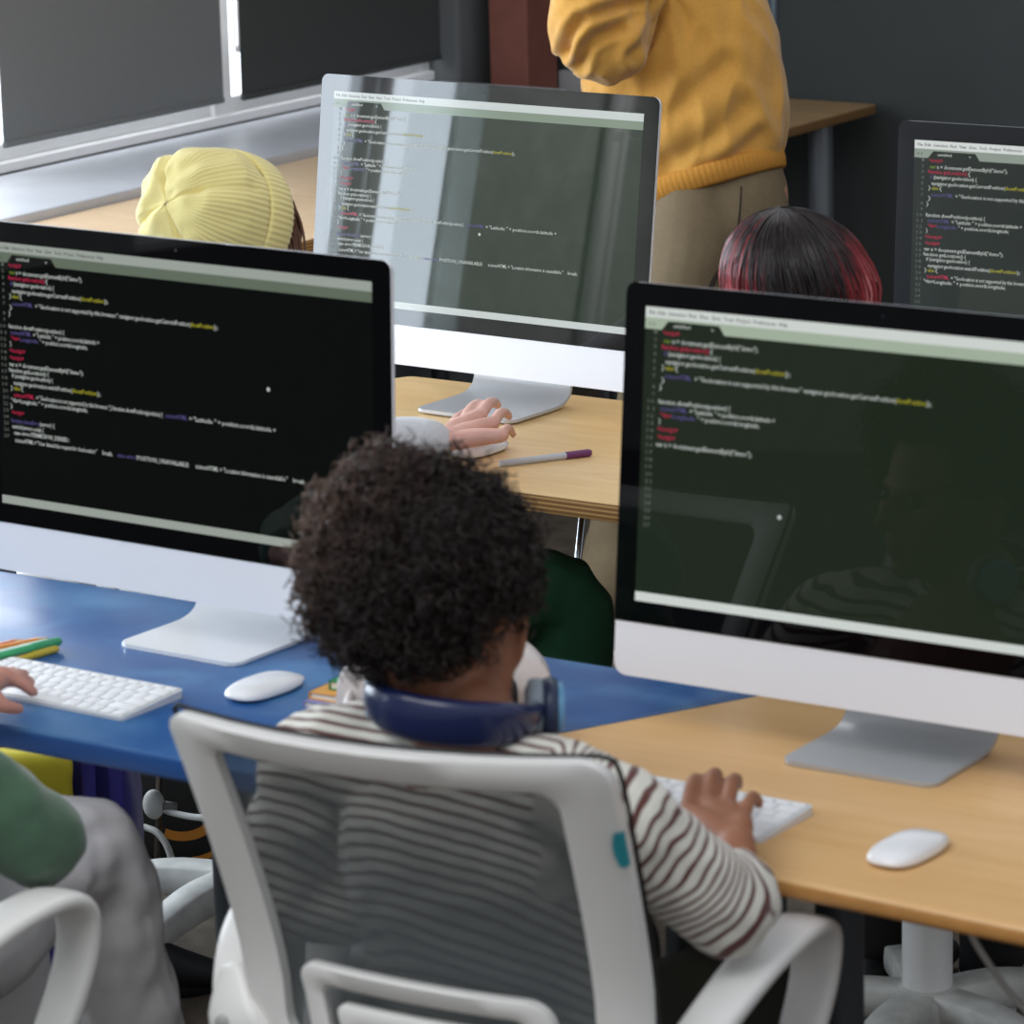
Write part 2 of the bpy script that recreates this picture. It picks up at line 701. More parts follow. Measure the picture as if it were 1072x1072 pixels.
t1, cx, cy = table('blue_table', 'glossy blue trapezoid table holding the leftmost monitor', 'table',
                   fillet([(-3.95, 3.268), (bx(3.268) - .001, 3.268), (bx(3.82) - .001, 3.82), (-3.67, 3.82)], [.03, .006, .006, .03]), M_blue, M_blue_edge, .03, .007)
for x, y in ((-2.86, 3.62), (-3.7, 3.62), (-3.75, 3.4), (-2.42, 3.72)):
    post_leg(t1, cx, cy, x, y, .024)
t2, cx, cy = table('wooden_table', 'light wooden trapezoid table butting against the blue table', 'table',
                   fillet([(bx(3.258) + .001, 3.268), (-1.25, 3.222), (-1.1, 3.82), (bx(3.82) + .001, 3.82)], [.006, .03, .03, .006]), M_wood_front, M_edge_front, .022, .008)
for x, y in ((-2.242, 3.70), (-2.138, 3.70), (-1.928, 3.50), (-1.25, 3.5)):
    post_leg(t2, cx, cy, x, y, .027, z=ZT - .021)
t3, cx, cy = table('birch_table', 'pale birch plywood table behind the boy, under the middle monitor', 'table',
                   fillet([(-3.93, 4.535), (-2.72, 4.52), (-2.62, 5.115), (-3.625, 5.125)], [.02, .02, .02, .02]), M_wood_mid, M_edge_ply, .028, .003)
for k, (a, b) in enumerate([((-3.194, 5.0, .712), (-3.296, 5.0, 0)), ((-3.75, 4.62, .712), (-3.82, 4.64, 0)), ((-2.75, 5.0, .712), (-2.72, 5.03, 0)), ((-3.6, 5.0, .712), (-3.64, 5.03, 0))]):
    a = (a[0] - cx, a[1] - cy, a[2])
    b = (b[0] - cx, b[1] - cy, b[2])
    mesh('leg', *tube([a, b], [.006, .006], 12, 1, cap=None), M_chrome, t3)
t4, cx, cy = table('birch_table', 'birch table under the far right monitor', 'table',
                   fillet([(-2.70, 4.52), (-1.45, 4.52), (-1.65, 5.115), (-2.60, 5.115)], .02), M_wood_mid, M_edge_ply, .028, .003)
for x, y in ((-2.55, 5.05), (-1.75, 5.05), (-1.6, 4.6)):
    post_leg(t4, cx, cy, x, y, .02)
t5, cx, cy = table('window_table', 'long pale wooden table pushed against the window sill', 'table',
                   fillet([(-5.222, 5.4), (-4.57, 5.4), (-4.57, 7.5), (-5.222, 7.5)], .015), M_wood_win, M_edge_ply, .03, .003)
for x, y in ((-5.15, 5.5), (-4.65, 5.5), (-5.15, 7.4), (-4.65, 7.4)):
    post_leg(t5, cx, cy, x, y, .022)
t6, cx, cy = table('oak_table', 'brown wooden table against the dark back wall', 'table',
                   fillet([(-5.05, 7.80), (-4.45, 7.83), (-4.45, 8.29), (-5.05, 8.29)], [.01, .012, .012, .01]), M_wood_dark, layered('oak_edge', '9a7447', '70512f'), .024, .003)
for x, y in ((-4.53, 8.15), (-4.98, 8.2), (-4.98, 7.9)):
    post_leg(t6, cx, cy, x, y, .03, mat('steel_leg', '8d9196', .35, .6))

# ------------------------------------------------------------------ computers
CODE = [  # row position, list of (text, colour, u0, u1)
    (.083, [('<script>', 'r', .040, .076)]),
    (.110, [('var', 'g', .041, .058), (' x = document.getElementById("demo");', 'w', .060, .245)]),
    (.131, [('function getLocation()', 'r', .038, .140), ('{', 'w', .143, .149)]),
    (.153, [('if', 'p', .044, .050), ('(navigator.geolocation) {', 'w', .053, .166)]),
    (.180, [('navigator.geolocation.getCurrentPosition(', 'w', .048, .240), ('showPosition', 'y', .240, .304), (');', 'w', .305, .315)]),
    (.200, [('}', 'w', .040, .045), ('else', 'y', .048, .066), ('{', 'w', .069, .075)]),
    (.228, [('x.innerHTML', 'p', .047, .105), ('= "Geolocation is not supported by this browser." navigator.geolocation.getCurrentPosition(', 'w', .112, .535), ('showPosition', 'y', .535, .596), (');', 'w', .597, .607)]),
    (.244, [('}', 'w', .040, .046)]),
    (.268, [('}', 'w', .036, .041)]),
    (.315, [('function showPosition(position) {', 'w', .035, .191)]),
    (.338, [('x.innerHTML', 'p', .040, .098), ('= "Latitude: " + position.coords.latitude +', 'w', .104, .287)]),
    (.361, [('"<br>', 'r', .041, .064), ('Longitude:', 'p', .066, .118), ('" + position.coords.longitude;', 'w', .122, .254)]),
    (.382, [('}', 'w', .037, .041)]),
    (.407, [('</script>', 'r', .035, .080)]),
    (.434, [('<script>', 'r', .036, .075)]),
    (.460, [('var x = document.getElementById("demo");', 'w', .033, .241)]),
    (.482, [('function getLocation() {', 'w', .032, .144)]),
    (.503, [('if (navigator.geolocation) {', 'w', .040, .155)]),
    (.530, [('navigator.geolocation.watchPosition(', 'w', .045, .208), ('showPosition', 'y', .208, .277), (');', 'w', .278, .287)]),
    (.550, [('}', 'w', .036, .041), ('else', 'y', .044, .062), ('{', 'w', .065, .071)]),
    (.576, [('x.innerHTML', 'r', .043, .101), ('= "Geolocation is not supported by this browser.";} function showPosition(position) {', 'w', .107, .455), ('x.innerHTML', 'p', .462, .520), ('= "Latitude: " + position.coords.latitude +', 'w', .526, .752)]),
    (.598, [('"<br>Longitude: " + position.coords.longitude;', 'w', .035, .250)]),
    (.620, [('}', 'w', .033, .038)]),
    (.643, [('<script>', 'r', .036, .071)]),
    (.675, [('function showError', 'p', .033, .115), ('(error) {', 'w', .115, .156)]),
    (.698, [('switch(error.code) {', 'w', .036, .125)]),
    (.721, [('case error.PERMISSION_DENIED:', 'w', .040, .196)]),
    (.750, [('x.innerHTML = "User denied the request for Geolocation."', 'w', .043, .272), ('break;', 'w', .288, .315), ('case error.', 'p', .328, .382), ('POSITION_UNAVAILABLE:', 'w', .382, .523), ('x.innerHTML = "Location information is unavailable."', 'w', .540, .780), ('break;', 'w', .795, .825)]),
]
TCOL = {'w': ('dfe6e0', .62), 'r': ('e0325c', .55), 'y': ('cfc93e', .55), 'g': ('8fae3e', .5), 'p': ('6f64a6', .5), 'k': ('777b7a', .2), 'n': ('8c9488', .35)}
TM = {k: mat('code_' + k, c, .1, spec=.5, emis=c, estr=e) for k, (c, e) in TCOL.items()}
for m_ in TM.values():
    m_.node_tree.nodes['Principled BSDF'].inputs['Base Color'].default_value = (.002, .002, .002, 1)
_tc = {}


def text_geo(s):
    """triangulated outline of a text with unit size, x from 0 to width"""
    if s in _tc:
        return _tc[s]
    cu = bpy.data.curves.new('t', 'FONT')
    cu.body = s
    cu.size = 1
    cu.resolution_u = 1
    cu.offset = .012
    o = bpy.data.objects.new('t', cu)
    COL.objects.link(o)
    dg = bpy.context.evaluated_depsgraph_get()
    me = bpy.data.meshes.new_from_object(o.evaluated_get(dg))
    v = np.array([p.co[:2] for p in me.vertices]) if len(me.vertices) else np.zeros((0, 2))
    f = [tuple(p.vertices) for p in me.polygons]
    bpy.data.objects.remove(o)
    bpy.data.meshes.remove(me)
    _tc[s] = (v, f)
    return _tc[s]


IM_G, IM_C, IM_B, IM_T = .06765, .06316, .02543, .02608
DW, DH, IW = .5977, .3362, .65
VT = IM_C + IM_B + DH
VH = VT + IM_T


def monitor(label, x, y, yaw, tilt, rows, bg, bar, tabc, estr, z=ZT, cursor=(.5, .6), extra=None, spec=.5, foot='cfd1d4'):
    t = thing('computer_monitor', label, 'computer', (x, y, z), yaw, 'all-in-one desktop computers')
    st, ct = math.sin(tilt), math.cos(tilt)

    def W(u, v, d):   # d = out of the screen towards the viewer
        return (u, v * st - d * ct, IM_G + v * ct + d * st)

    def sheet(name, u0, u1, v0, v1, d, m, parent):
        return mesh(name, [W(u0, v0, d), W(u1, v0, d), W(u1, v1, d), W(u0, v1, d)], [(0, 1, 2, 3)], m, parent, False)
    # housing: rounded outline lofted to the back
    o = fillet([(-IW / 2, 0), (IW / 2, 0), (IW / 2, VH), (-IW / 2, VH)], [.016, .016, .013, .013], 7)
    cxv = VH * .5
    V, Fc = [], []
    prof = [(.0, .9985), (-.0015, 1.), (-.006, 1.), (-.008, .997), (-.02, .90), (-.032, .70), (-.038, .45), (-.04, .2)]
    n = len(o)
    for d, s in prof:
        for (a, b) in o:
            V.append(W(a * s, cxv + (b - cxv) * s, d))
    for k in range(len(prof) - 1):
        for i in range(n):
            j = (i + 1) % n
            Fc.append((k * n + i, k * n + j, (k + 1) * n + j, (k + 1) * n + i))
    Fc.append(tuple(range(n - 1, -1, -1)))
    Fc.append(tuple((len(prof) - 1) * n + i for i in range(n)))
    h = mesh('aluminium_housing', V, Fc, M_alu, t)
    sharp(h, 30)
    # glass front with black bezel
    e = -.0003
    o = fillet([(-IW / 2 + e, IM_C), (IW / 2 - e, IM_C), (IW / 2 - e, VH - e), (-IW / 2 + e, VH - e)], [.0006, .0006, .0125, .0125], 6)
    v, f = prism(o, 0, .0012)
    mesh('glass_front', [W(a, b, d) for a, b, d in v], f, mat('black_glass_%d' % int(spec * 100), '050507', .03, spec=spec), t, False)
    # display
    dm = mat('display_' + label[:12] + bg + str(rows), '020202', .02, spec=spec, emis=bg, estr=estr)
    d = sheet('display', -DW / 2, DW / 2, IM_C + IM_B, VT, .0014, dm, t)

    def UV(u, v):
        return -DW / 2 + u * DW, VT - v * DH
    mb = mat('menu_bar_' + bar, '040404', .08, emis=bar, estr=.75)
    tb = mat('tab_bar_' + tabc, '040404', .08, emis=tabc, estr=.7)
    a0, b0 = UV(0, .036)
    sheet('menu_bar', -DW / 2, DW / 2, b0, VT, .0016, mb, d)
    # tab strip with the notch of the open tab
    pts = [(0, .036), (1, .036), (1, .074), (.172, .074), (.160, .044), (.050, .044), (.036, .074), (0, .074)]
    P = [UV(*p) for p in pts]
    mesh('tab_strip', [W(p[0], p[1], .0016) for p in P], [(7, 6, 5, 0), (5, 4, 1, 0), (4, 3, 2, 1)], tb, d, False)
    a1, b1 = UV(1, .968)
    sheet('status_bar', -DW / 2, DW / 2, IM_C + IM_B, b1, .0016, mb, d)
    # code text, line numbers, menu words
    V, Fc, fm = [], [], []
    mats = list(TM.values())
    idx = {k: i for i, k in enumerate(TM)}

    def put(s, colr, u0, u1, vb, hgt):
        tv, tf = text_geo(s)
        if not len(tv):
            return
        x0, x1 = tv[:, 0].min(), tv[:, 0].max()
        k = (u1 - u0) * DW / max(1e-6, x1 - x0)
        a, b = UV(u0, vb)
        base = len(V)
        for q in tv:
            V.append(W(a + (q[0] - x0) * k, b + q[1] * hgt - hgt * .3, .0018))
        for q in tf:
            Fc.append(tuple(i + base for i in q))
            fm.append(idx[colr])
    for k, (v, segs) in enumerate(CODE):
        if k >= rows:
            break
        for s, c, u0, u1 in segs:
            put(s, c, u0, u1, v, .0078)
    for k in range(27):
        s = str(k + 1)
        put(s, 'n', .020 - .008 * (len(s) - 1), .027, .083 + .0247 * k + (.012 if k > 6 else 0), .0062)
    put('untitled', 'w', .062, .098, .058, .006)
    put('o', 'w', .143, .149, .058, .006)
    put('< >', 'k', .008, .022, .058, .007)
    for s, u0, u1 in (('File', .008, .022), ('Edit', .027, .044), ('Selection', .05, .088), ('Find', .094, .110), ('View', .117, .136), ('Goto', .143, .163), ('Tools', .170, .190), ('Project', .197, .226), ('Preferences', .233, .280), ('Help', .287, .305)):
        put(s, 'k', u0, u1, .019, .0062)
    if extra:
        for s, c, u0, u1, v in extra:
            put(s, c, u0, u1, v, .003)
    txt = mesh('code_text', V, Fc, mats, d, False, fm=fm)
    cv, cf = lathe([(.0025, 0), (.0025, .0002)], 12)
    a, b = UV(*cursor)
    mesh('mouse_pointer', [W(a + p[0], b + p[1], .0017 + p[2]) for p in cv], cf, TM['w'], d, False)
    # webcam dot
    cv, cf = lathe([(.0022, 0), (.0022, .0002)], 12)
    mesh('webcam', [W(p[0], VH - .013 + p[1], .0013 + p[2]) for p in cv], cf, mat('webcam_lens', '1c1c26', .1), t, False)
    # stand: foot plate bending up into the neck
    fw = .192
    y0, y1 = -.0229, .1442
    prof = [(y0, 0, .0), (y0 + .004, 0, 0), (.02, 0, 0), (.08, 0, 0), (.105, .001, 0), (.125, .006, 0), (.139, .018, 0), (.1445, .036, 0), (.143, .055, 0), (.136, .08, 0), (.118, .13, 0), (.095, .19, 0), (.075, .24, 0)]
    prof = spline([p[:2] + (0,) for p in prof], 3)
    V, Fc = [], []
    th = .0055
    ns = 9
    for i, p in enumerate(prof):
        tt = prof[min(i + 1, len(prof) - 1)] - prof[max(i - 1, 0)]
        tt = tt[:2] / np.linalg.norm(tt[:2])
        nn = np.array([-tt[1], tt[0]])
        ins = 0.
        dy = p[0] - y0
        if dy < .016 and p[1] < .01:      # rounded front corners of the foot
            ins = .016 - math.sqrt(max(0, .016 ** 2 - (.016 - dy) ** 2))
        if p[1] > .05:
            ins = .004 * min(1, (p[1] - .05) / .1)
        hw = fw / 2 - ins
        for sx, off in ((-1, .0008), (-1, th - .0012), (-.994, th), (.994, th), (1, th - .0012), (1, .0008), (.994, 0), (-.994, 0)):
            V.append((sx * hw, p[0] + nn[0] * off, p[1] + nn[1] * off + .0005))
    m = len(prof)
    for i in range(m - 1):
        for a in range(8):
            b = (a + 1) % 8
            Fc.append((i * 8 + a, (i + 1) * 8 + a, (i + 1) * 8 + b, i * 8 + b))
    Fc.append(tuple(range(8)))
    Fc.append(tuple((m - 1) * 8 + a for a in range(7, -1, -1)))
    sharp(mesh('stand', V, Fc, mat('stand_aluminium_' + foot, foot, .33, .3), t), 40)  # foot tint differs per monitor: window light put into the aluminium colour
    return t


monitor('large computer on the wooden table at right, screen with half typed code', -1.95, 3.6, .0075, .1051, 16, '2b3629', 'e4ebe6', 'b9c9b4', .55, cursor=(.305, .655), spec=.3, foot='b9bcbe')
monitor('large computer on the blue table at left, cut off by the photo edge', -2.912, 3.616, -.0308, .0338, 28, '0e1210', 'aab2aa', '6f7c6c', .45, cursor=(.735, .43), spec=.4, foot='f4f4f4')
monitor('computer on the birch table in front of the person in yellow', -3.358, 4.907, -.0427, .1403, 28, '2f3d31', 'dde6e4', '93a592', .55, z=.7422, cursor=(.507, .613), spec=.75,
        extra=[('x = document.getElementById', 'n', .90, .955, .092), ('function getLocation', 'n', .90, .94, .10), ('navigator.geolocation.getCurrentPosition', 'n', .90, .965, .108), ('Geolocation is not supported by this', 'n', .90, .995, .116), ('position.coords', 'n', .90, .935, .124), ('function showError', 'n', .90, .94, .132)])
monitor('computer at the right edge, behind the red-haired child', -2.255, 4.848, .0165, .067, 22, '2c352c', 'e9efec', '9fab9f', .55, z=.7413, cursor=(.6, .5))


def keyboard(label, x, y, rz):
    t = thing('keyboard', label, 'keyboard', (x, y, ZT), rz, 'white keyboards on the front tables')
    w, dp = .279, .1149
    o = fillet([(-w / 2, -dp / 2), (w / 2, -dp / 2), (w / 2, dp / 2), (-w / 2, dp / 2)], .008, 5)

    def H(yy):
        return .0042 + (yy + dp / 2) / dp * .0062
    v, f = prism(o, 0, 1)
    V = [(a, b, .0003 + c * H(b)) for a, b, c in v]
    sharp(mesh('base', V, f, mat('keyboard_base', 'd9dadc', .4, .1), t), 40)
    rows = [[1.03] * 14, [1] * 13 + [1.5], [1.5] + [1] * 13, [1.75] + [1] * 11 + [1.75], [2.3] + [1] * 10 + [2.2], [1, 1, 1, 1.3, 5.2, 1.3, 1, 1, 1, 1]]
    hts = [.55, 1, 1, 1, 1, 1]
    ytop = dp / 2 - .0035
    pitch = (dp - .007) / sum(hts)
    cache = {}
    ang = math.atan(.0062 / dp)
    for ws, hh in zip(rows, hts):
        kh = pitch * hh
        yc = ytop - kh / 2
        ytop -= kh
        k = (w - .008) / sum(ws)
        xx = -w / 2 + .004
        for wd in ws:
            kw = wd * k
            key = (round(kw, 5), hh)
            pos = (xx + kw / 2, yc, H(yc) + .0002)
            xx += kw
            if key not in cache:
                v, f = box(-kw / 2 + .0013, kw / 2 - .0013, -kh / 2 + .0013, kh / 2 - .0013, 0, .0019, .0008, 2)
                q = mesh('key', v, f, M_keys, t)
                q.location = pos
                q.rotation_euler = (ang, 0, 0)
                cache[key] = q
            else:
                instance(cache[key], t, pos)
    return t


keyboard('white keyboard on the wooden table under the boy\'s hand', -2.065, 3.386, -.02)
keyboard('white keyboard on the blue table at the left edge', -2.935, 3.408, -.03)


def mouse(label, x, y, rz, group='white computer mice'):
    t = thing('computer_mouse', label, 'mouse', (x, y, ZT), rz, group)
    a, b, h = .0288, .0565, .0235
    V, Fc = [], []
    n = 40
    prof = [(.985, .0), (1., .14), (.99, .30), (.965, .45), (.915, .60), (.82, .76), (.66, .89), (.45, .965), (.2, .997)]

    def ring(s, k):
        for j in range(n):
            t_ = 2 * math.pi * j / n
            c, d = math.cos(t_), math.sin(t_)
            px = a * math.copysign(abs(c) ** .75, c) * (.35 + .65 * s if k else 1) * 1
            py = b * math.copysign(abs(d) ** .8, d)
            px, py = a * math.copysign(abs(c) ** .68, c) * s, b * math.copysign(abs(d) ** (.6 if d < 0 else .75), d) * s
            arch = 1 - (.22 if py < 0 else .62) * abs(py / b) ** 2.4
            lift = .003 + (.0015 if py < 0 else .005) * abs(py / b) ** 2.5
            V.append((px, py, lift + (h - .006) * k * arch))
    for s, k in prof:
        ring(s, k)
    V.append((0, 0, .003 + (h - .006)))
    for i in range(len(prof) - 1):
        for j in range(n):
            q = (j + 1) % n
            Fc.append((i * n + j, i * n + q, (i + 1) * n + q, (i + 1) * n + j))
    for j in range(n):
        Fc.append(((len(prof) - 1) * n + j, (len(prof) - 1) * n + (j + 1) % n, len(V) - 1))
    Fc.append(tuple(range(n - 1, -1, -1)))
    mesh('shell', V, Fc, mat('white_gloss_plastic', 'f1f1f2', .18, coat=.4), t)
    o = [(a * .86 * math.copysign(abs(math.cos(q)) ** .75, math.cos(q)), b * .86 * math.copysign(abs(math.sin(q)) ** .8, math.sin(q))) for q in np.linspace(0, 2 * math.pi, 32, endpoint=False)]
    v, f = prism(o, .0003, .0075, .001, 1)
    mesh('base', v, f, mat('grey_mouse_base', '9a9ca0', .35, .4), t)
    return t


mouse('white mouse on the wooden table right of the keyboard', -1.776, 3.372, -.05)
mouse('white mouse on the blue table beside the books', -2.722, 3.525, -.1)
mouse('white mouse under the hand of the child in the beanie', -3.205, 4.70, -.1)


# ------------------------------------------------------------------ small things on the tables
def book(label, x, y, z, rz, w, d, h, cover, page='e9e2d2'):
    t = thing('notebook', label, 'book', (x, y, z), rz, 'books stacked beside the mouse')
    cm = mat('cover_' + cover, cover, .5)
    mesh('pages', *box(-w / 2 + .002, w / 2 - .002, -d / 2 + .002, d / 2 - .002, .0012, h - .0012), mat('paper', page, .8), t, False)
    mesh('cover', *join([box(-w / 2, w / 2, -d / 2, d / 2, 0, .0014), box(-w / 2, w / 2, -d / 2, d / 2, h - .0014, h), box(-w / 2, -w / 2 + .0014, -d / 2, d / 2, 0, h)]), cm, t, False)


book('lavender notebook at the bottom of the small stack on the blue table', -2.60, 3.575, ZT, .06, .10, .15, .008, '8f8fc0')
book('orange notebook in the middle of the small stack on the blue table', -2.598, 3.58, ZT + .0082, .03, .095, .145, .009, 'e0a04c')
book('green notebook on top of the small stack on the blue table', -2.585, 3.60, ZT + .0174, .08, .095, .145, .011, '2f8a55')


def pen(label, p0, p1, r, body, cap, z=None, group='pens on the blue table', tip=None, kind='pen'):
    p0 = np.array(p0, float)
    p1 = np.array(p1, float)
    L = np.linalg.norm(p1 - p0)
    t = bpy.data.objects.new('marker_pen' if kind == 'pen' else 'pencil', None)
    t.empty_display_size = .02
    link(t)
    q = Vector(p1 - p0).to_track_quat('Z', 'Y')
    t.location = p0
    t.rotation_mode = 'QUATERNION'
    t.rotation_quaternion = q
    tag(t, label, kind, group)
    bm_ = mat('pen_' + body, body, .35)
    cm = mat('pen_' + cap, cap, .35)
    n = 6 if kind == 'pencil' else 14
    if kind == 'pencil':
        sharp(mesh('barrel', *lathe([(r, 0), (r, L - .016)], n), bm_, t))
        mesh('sharpened_tip', *lathe([(r, L - .016), (.001, L)], 10), mat('bare_pencil_wood', 'd9b07c', .6), t)
    else:
        sharp(mesh('barrel', *lathe([(r * .75, 0), (r, .003), (r, L * .72)], n), bm_, t), 40)
        sharp(mesh('cap', *lathe([(r * 1.12, L * .72), (r * 1.12, L - .004), (r * .8, L)], n), cm, t), 40)
    return t


zz = ZT + .0055


def pen_px(label, e, b, z, L, *a, **k):
    p1 = atz(e[0], e[1], z)
    d = atz(b[0], b[1], z) - p1
    pen(label, p1 + d / np.linalg.norm(d) * L, p1, *a, **k)


pen_px('silver marker pen with a violet end, nearest the keyboard at the left edge', (41, 681), (0, 692), zz, .145, .005, 'c9c9ce', '9a5f98')
pen_px('yellow marker pen half hidden under the green one', (60, 679), (22, 690), zz - .001, .14, .0045, 'c9b23c', 'c9b23c')
pen_px('green marker pen on top of the pen bundle at the left edge', (63, 671), (0, 687), zz + .006, .15, .0054, '46ab76', '3fa06c')
pen_px('white marker pen with mint stripe between the green pen and the pencils', (52, 672), (0, 684), zz + .002, .15, .0046, 'd9e6da', 'cfe3d2')
pen_px('thin orange pencil behind the green marker pen', (50, 668), (0, 678), zz + .002, .15, .0036, 'e08a34', 'e08a34', kind='pencil')
pen_px('thick brown-orange pencil at the back of the pen bundle', (26, 670), (0, 676), zz + .001, .14, .0044, 'c9692a', 'c9692a', kind='pencil')
pen('silver pen with a purple cap on the birch table', (-3.125, 4.636, ZT + .0058), (-3.043, 4.762, ZT + .0058), .0052, 'b9bcc2', '6b2f63', group='silver pen')

# white paper cup at the right edge
t = thing('paper_cup', 'white cup at the right edge of the wooden table', 'cup', (-1.775, 3.735, ZT))
mesh('wall', *lathe([(.029, 0), (.041, .085), (.0425, .087), (.041, .089), (.0385, .086), (.028, .004)], 28), mat('pink_white_card', 'e6d9d6', .6), t)

# white headset on the table behind the boy
t = thing('vr_headset', 'white virtual reality headset on the blue table, behind the boy\'s neck', 'headset', (-2.436, 3.488, ZT), TH)
Mh = mat('headset_white', 'd8d0cd', .4)
shell = []
o = fillet([(-.122, 0), (.124, 0), (.124, .108), (-.122, .104)], [.035, .035, .05, .05], 8)
V, Fc = [], []
prof = [(-.028, .95), (-.024, 1.), (.01, 1.), (.035, .96), (.05, .86), (.056, .6)]
n = len(o)
for d, s in prof:
    for a, b in o:
        V.append((a * s, d + .25 * (.0117 - a * a) * 8 * .3, .052 + (b - .052) * s + .001))
for k in range(len(prof) - 1):
    for i in range(n):
        j = (i + 1) % n
        Fc.append((k * n + i, k * n + j, (k + 1) * n + j, (k + 1) * n + i))
Fc.append(tuple(range(n - 1, -1, -1)))
Fc.append(tuple((len(prof) - 1) * n + i for i in range(n)))
sharp(mesh('visor_shell', V, Fc, Mh, t), 50)
o1 = fillet([(-.085, .012), (.085, .012), (.085, .088), (-.085, .088)], .03, 6)
o2 = fillet([(-.068, .026), (.068, .026), (.068, .075), (-.068, .075)], .022, 6)
mesh('face_cushion', *frame_ring(o1, o2, .028, lambda a, b, c: (a, -.04 + c, b), .2), mat('black_foam', '222120', .9), t)
for sx in (-1, 1):
    mesh('strap_arm', *tube([(sx * .104, -.01, .055), (sx * .108, -.06, .05), (sx * .095, -.10, .036)], [(.006, .012), (.005, .013), (.004, .016)], 12, 5, side=(1, 0, 0)), Mh, t)
    mesh('lens', *lathe([(.02, 0), (.018, .004)], 20, (sx * .032, -.029, .05), (0, -1, 0)), M_bezel, t)
mesh('speaker_disc', *lathe([(.026, -.007), (.031, -.003), (.031, .004), (.026, .008)], 28, (.052, -.078, .032), (.25, -1, .1)), Mh, t)

# ------------------------------------------------------------------ things under the tables
bpl = at(85, 850, 1, 4.0)
bp = thing('backpack', 'indigo backpack with a yellow pocket standing under the blue table', 'backpack', (bpl[0], bpl[1], 0), TH)
A, Fo, N = remesh([box(-.20, .083, -.085, .09, .01, .47, .04, 4), box(-.15, .05, -.12, -.05, .03, .25, .03, 3)], .011, 4)
mesh('body', wrinkle(A, N, .008, 9, 3), Fo, mat('indigo_cloth', '2a2478', .8, sheen=.3), bp)
A, Fo, N = remesh([box(-.20, .004, -.125, -.05, .33, .46, .025, 4)], .009, 4)
mesh('front_pocket', wrinkle(A, N, .006, 9, 5), Fo, mat('yellow_cloth', 'dccb34', .8), bp)
for x in (.024, .062):
    mesh('strap', *tube([(x, -.088, .46), (x - .002, -.098, .34), (x - .012, -.098, .2), (x - .02, -.09, .06)], [(.010, .003)] * 4, 8, 5, side=(1, 0, 0)), mat('indigo_webbing', '3a3490', .7), bp)

cx_ = thing('carton', 'black carton with orange arcs standing under the birch table', 'box', (-3.78, 4.78, 0), .35)
mesh('case', *box(-.20, .16, -.1, .1, 0, .26, .006, 2), mat('black_card', '0d0c0b', .6), cx_)
Mo = mat('orange_print', 'b5721c', .6)


def arc(cx, cz, r0, r1, a0, a1, n=20):
    V, Fc = [], []
    for i in range(n + 1):
        a = math.radians(a0 + (a1 - a0) * i / n)
        V += [(cx + r0 * math.cos(a), -.1012, cz + r0 * math.sin(a)), (cx + r1 * math.cos(a), -.1012, cz + r1 * math.sin(a))]
    for i in range(n):
        Fc.append((2 * i, 2 * i + 1, 2 * i + 3, 2 * i + 2))
    return V, Fc


mesh('printed_arcs', *join([arc(-.05, .12, .068, .084, -110, 25), arc(-.05, .12, .112, .121, -80, 62), arc(-.065, .17, .045, .057, 10, 120), arc(.055, .175, .042, .052, 60, 200)]), Mo, cx_, False)
V, Fc = [], []
for k in range(7):
    a = math.radians(-50 + 11 * k)
    c = np.array([-.05 + .098 * math.cos(a), -.1013, .12 + .098 * math.sin(a)])
    d = np.array([-math.sin(a), 0, math.cos(a)])
    e = np.array([math.cos(a), 0, math.sin(a)])
    b = len(V)
    for s, q in ((-.006, -.005), (-.0035, -.005), (.005, .006), (.0025, .006)):
        V.append(tuple(c + d * s + e * q))
    Fc.append((b, b + 1, b + 2, b + 3))
mesh('scribbled_lettering', V, Fc, mat('cream_ink', 'b39a6a', .6), cx_, False)


def cable(name, label, pts, r=.0035, m=None, cat='cable', group='white power cables'):
    v, f = tube(pts, [r] * len(pts), 8, 6)
    return tag(mesh(name, v, f, m or M_cable), label, cat, group)


def along(*pp):
    return [tuple(at(x, y, 1, yy)) for x, y, yy in pp]


pl = along((161, 842, 4.45))[0]
pg = thing('power_plug', 'round white plug hanging in the cables under the blue table', 'plug', pl)
mesh('body', *ell((0, 0, 0), (.014, .010, 0), (-.008, .011, 0), (0, 0, .024)), M_cable, pg)
mesh('collar', *lathe([(.0075, 0), (.006, .022)], 14, (.012, .008, -.002), (.83, .556, -.12)), mat('grey_collar', '6c6a66', .5), pg)
cable('power_cable', 'white cable running sideways from the round plug under the blue table', along((169, 845, 4.46), (178, 850, 4.46), (200, 855, 4.46), (228, 858, 4.46), (270, 870, 4.46), (330, 905, 4.46)), .0055)
cable('power_cable', 'white cable curving down below the round plug under the blue table', along((152, 866, 4.5), (165, 872, 4.5), (176, 888, 4.5), (182, 912, 4.5), (183, 935, 4.5)), .0055)
cable('power_cable', 'white cable dropping from the right end of the wooden table', [(-1.67, 3.31, .712)] + along((1017, 978, 3.32), (1036, 1010, 3.34), (1056, 1038, 3.36), (1078, 1062, 3.38), (1110, 1100, 3.4)), .0036)


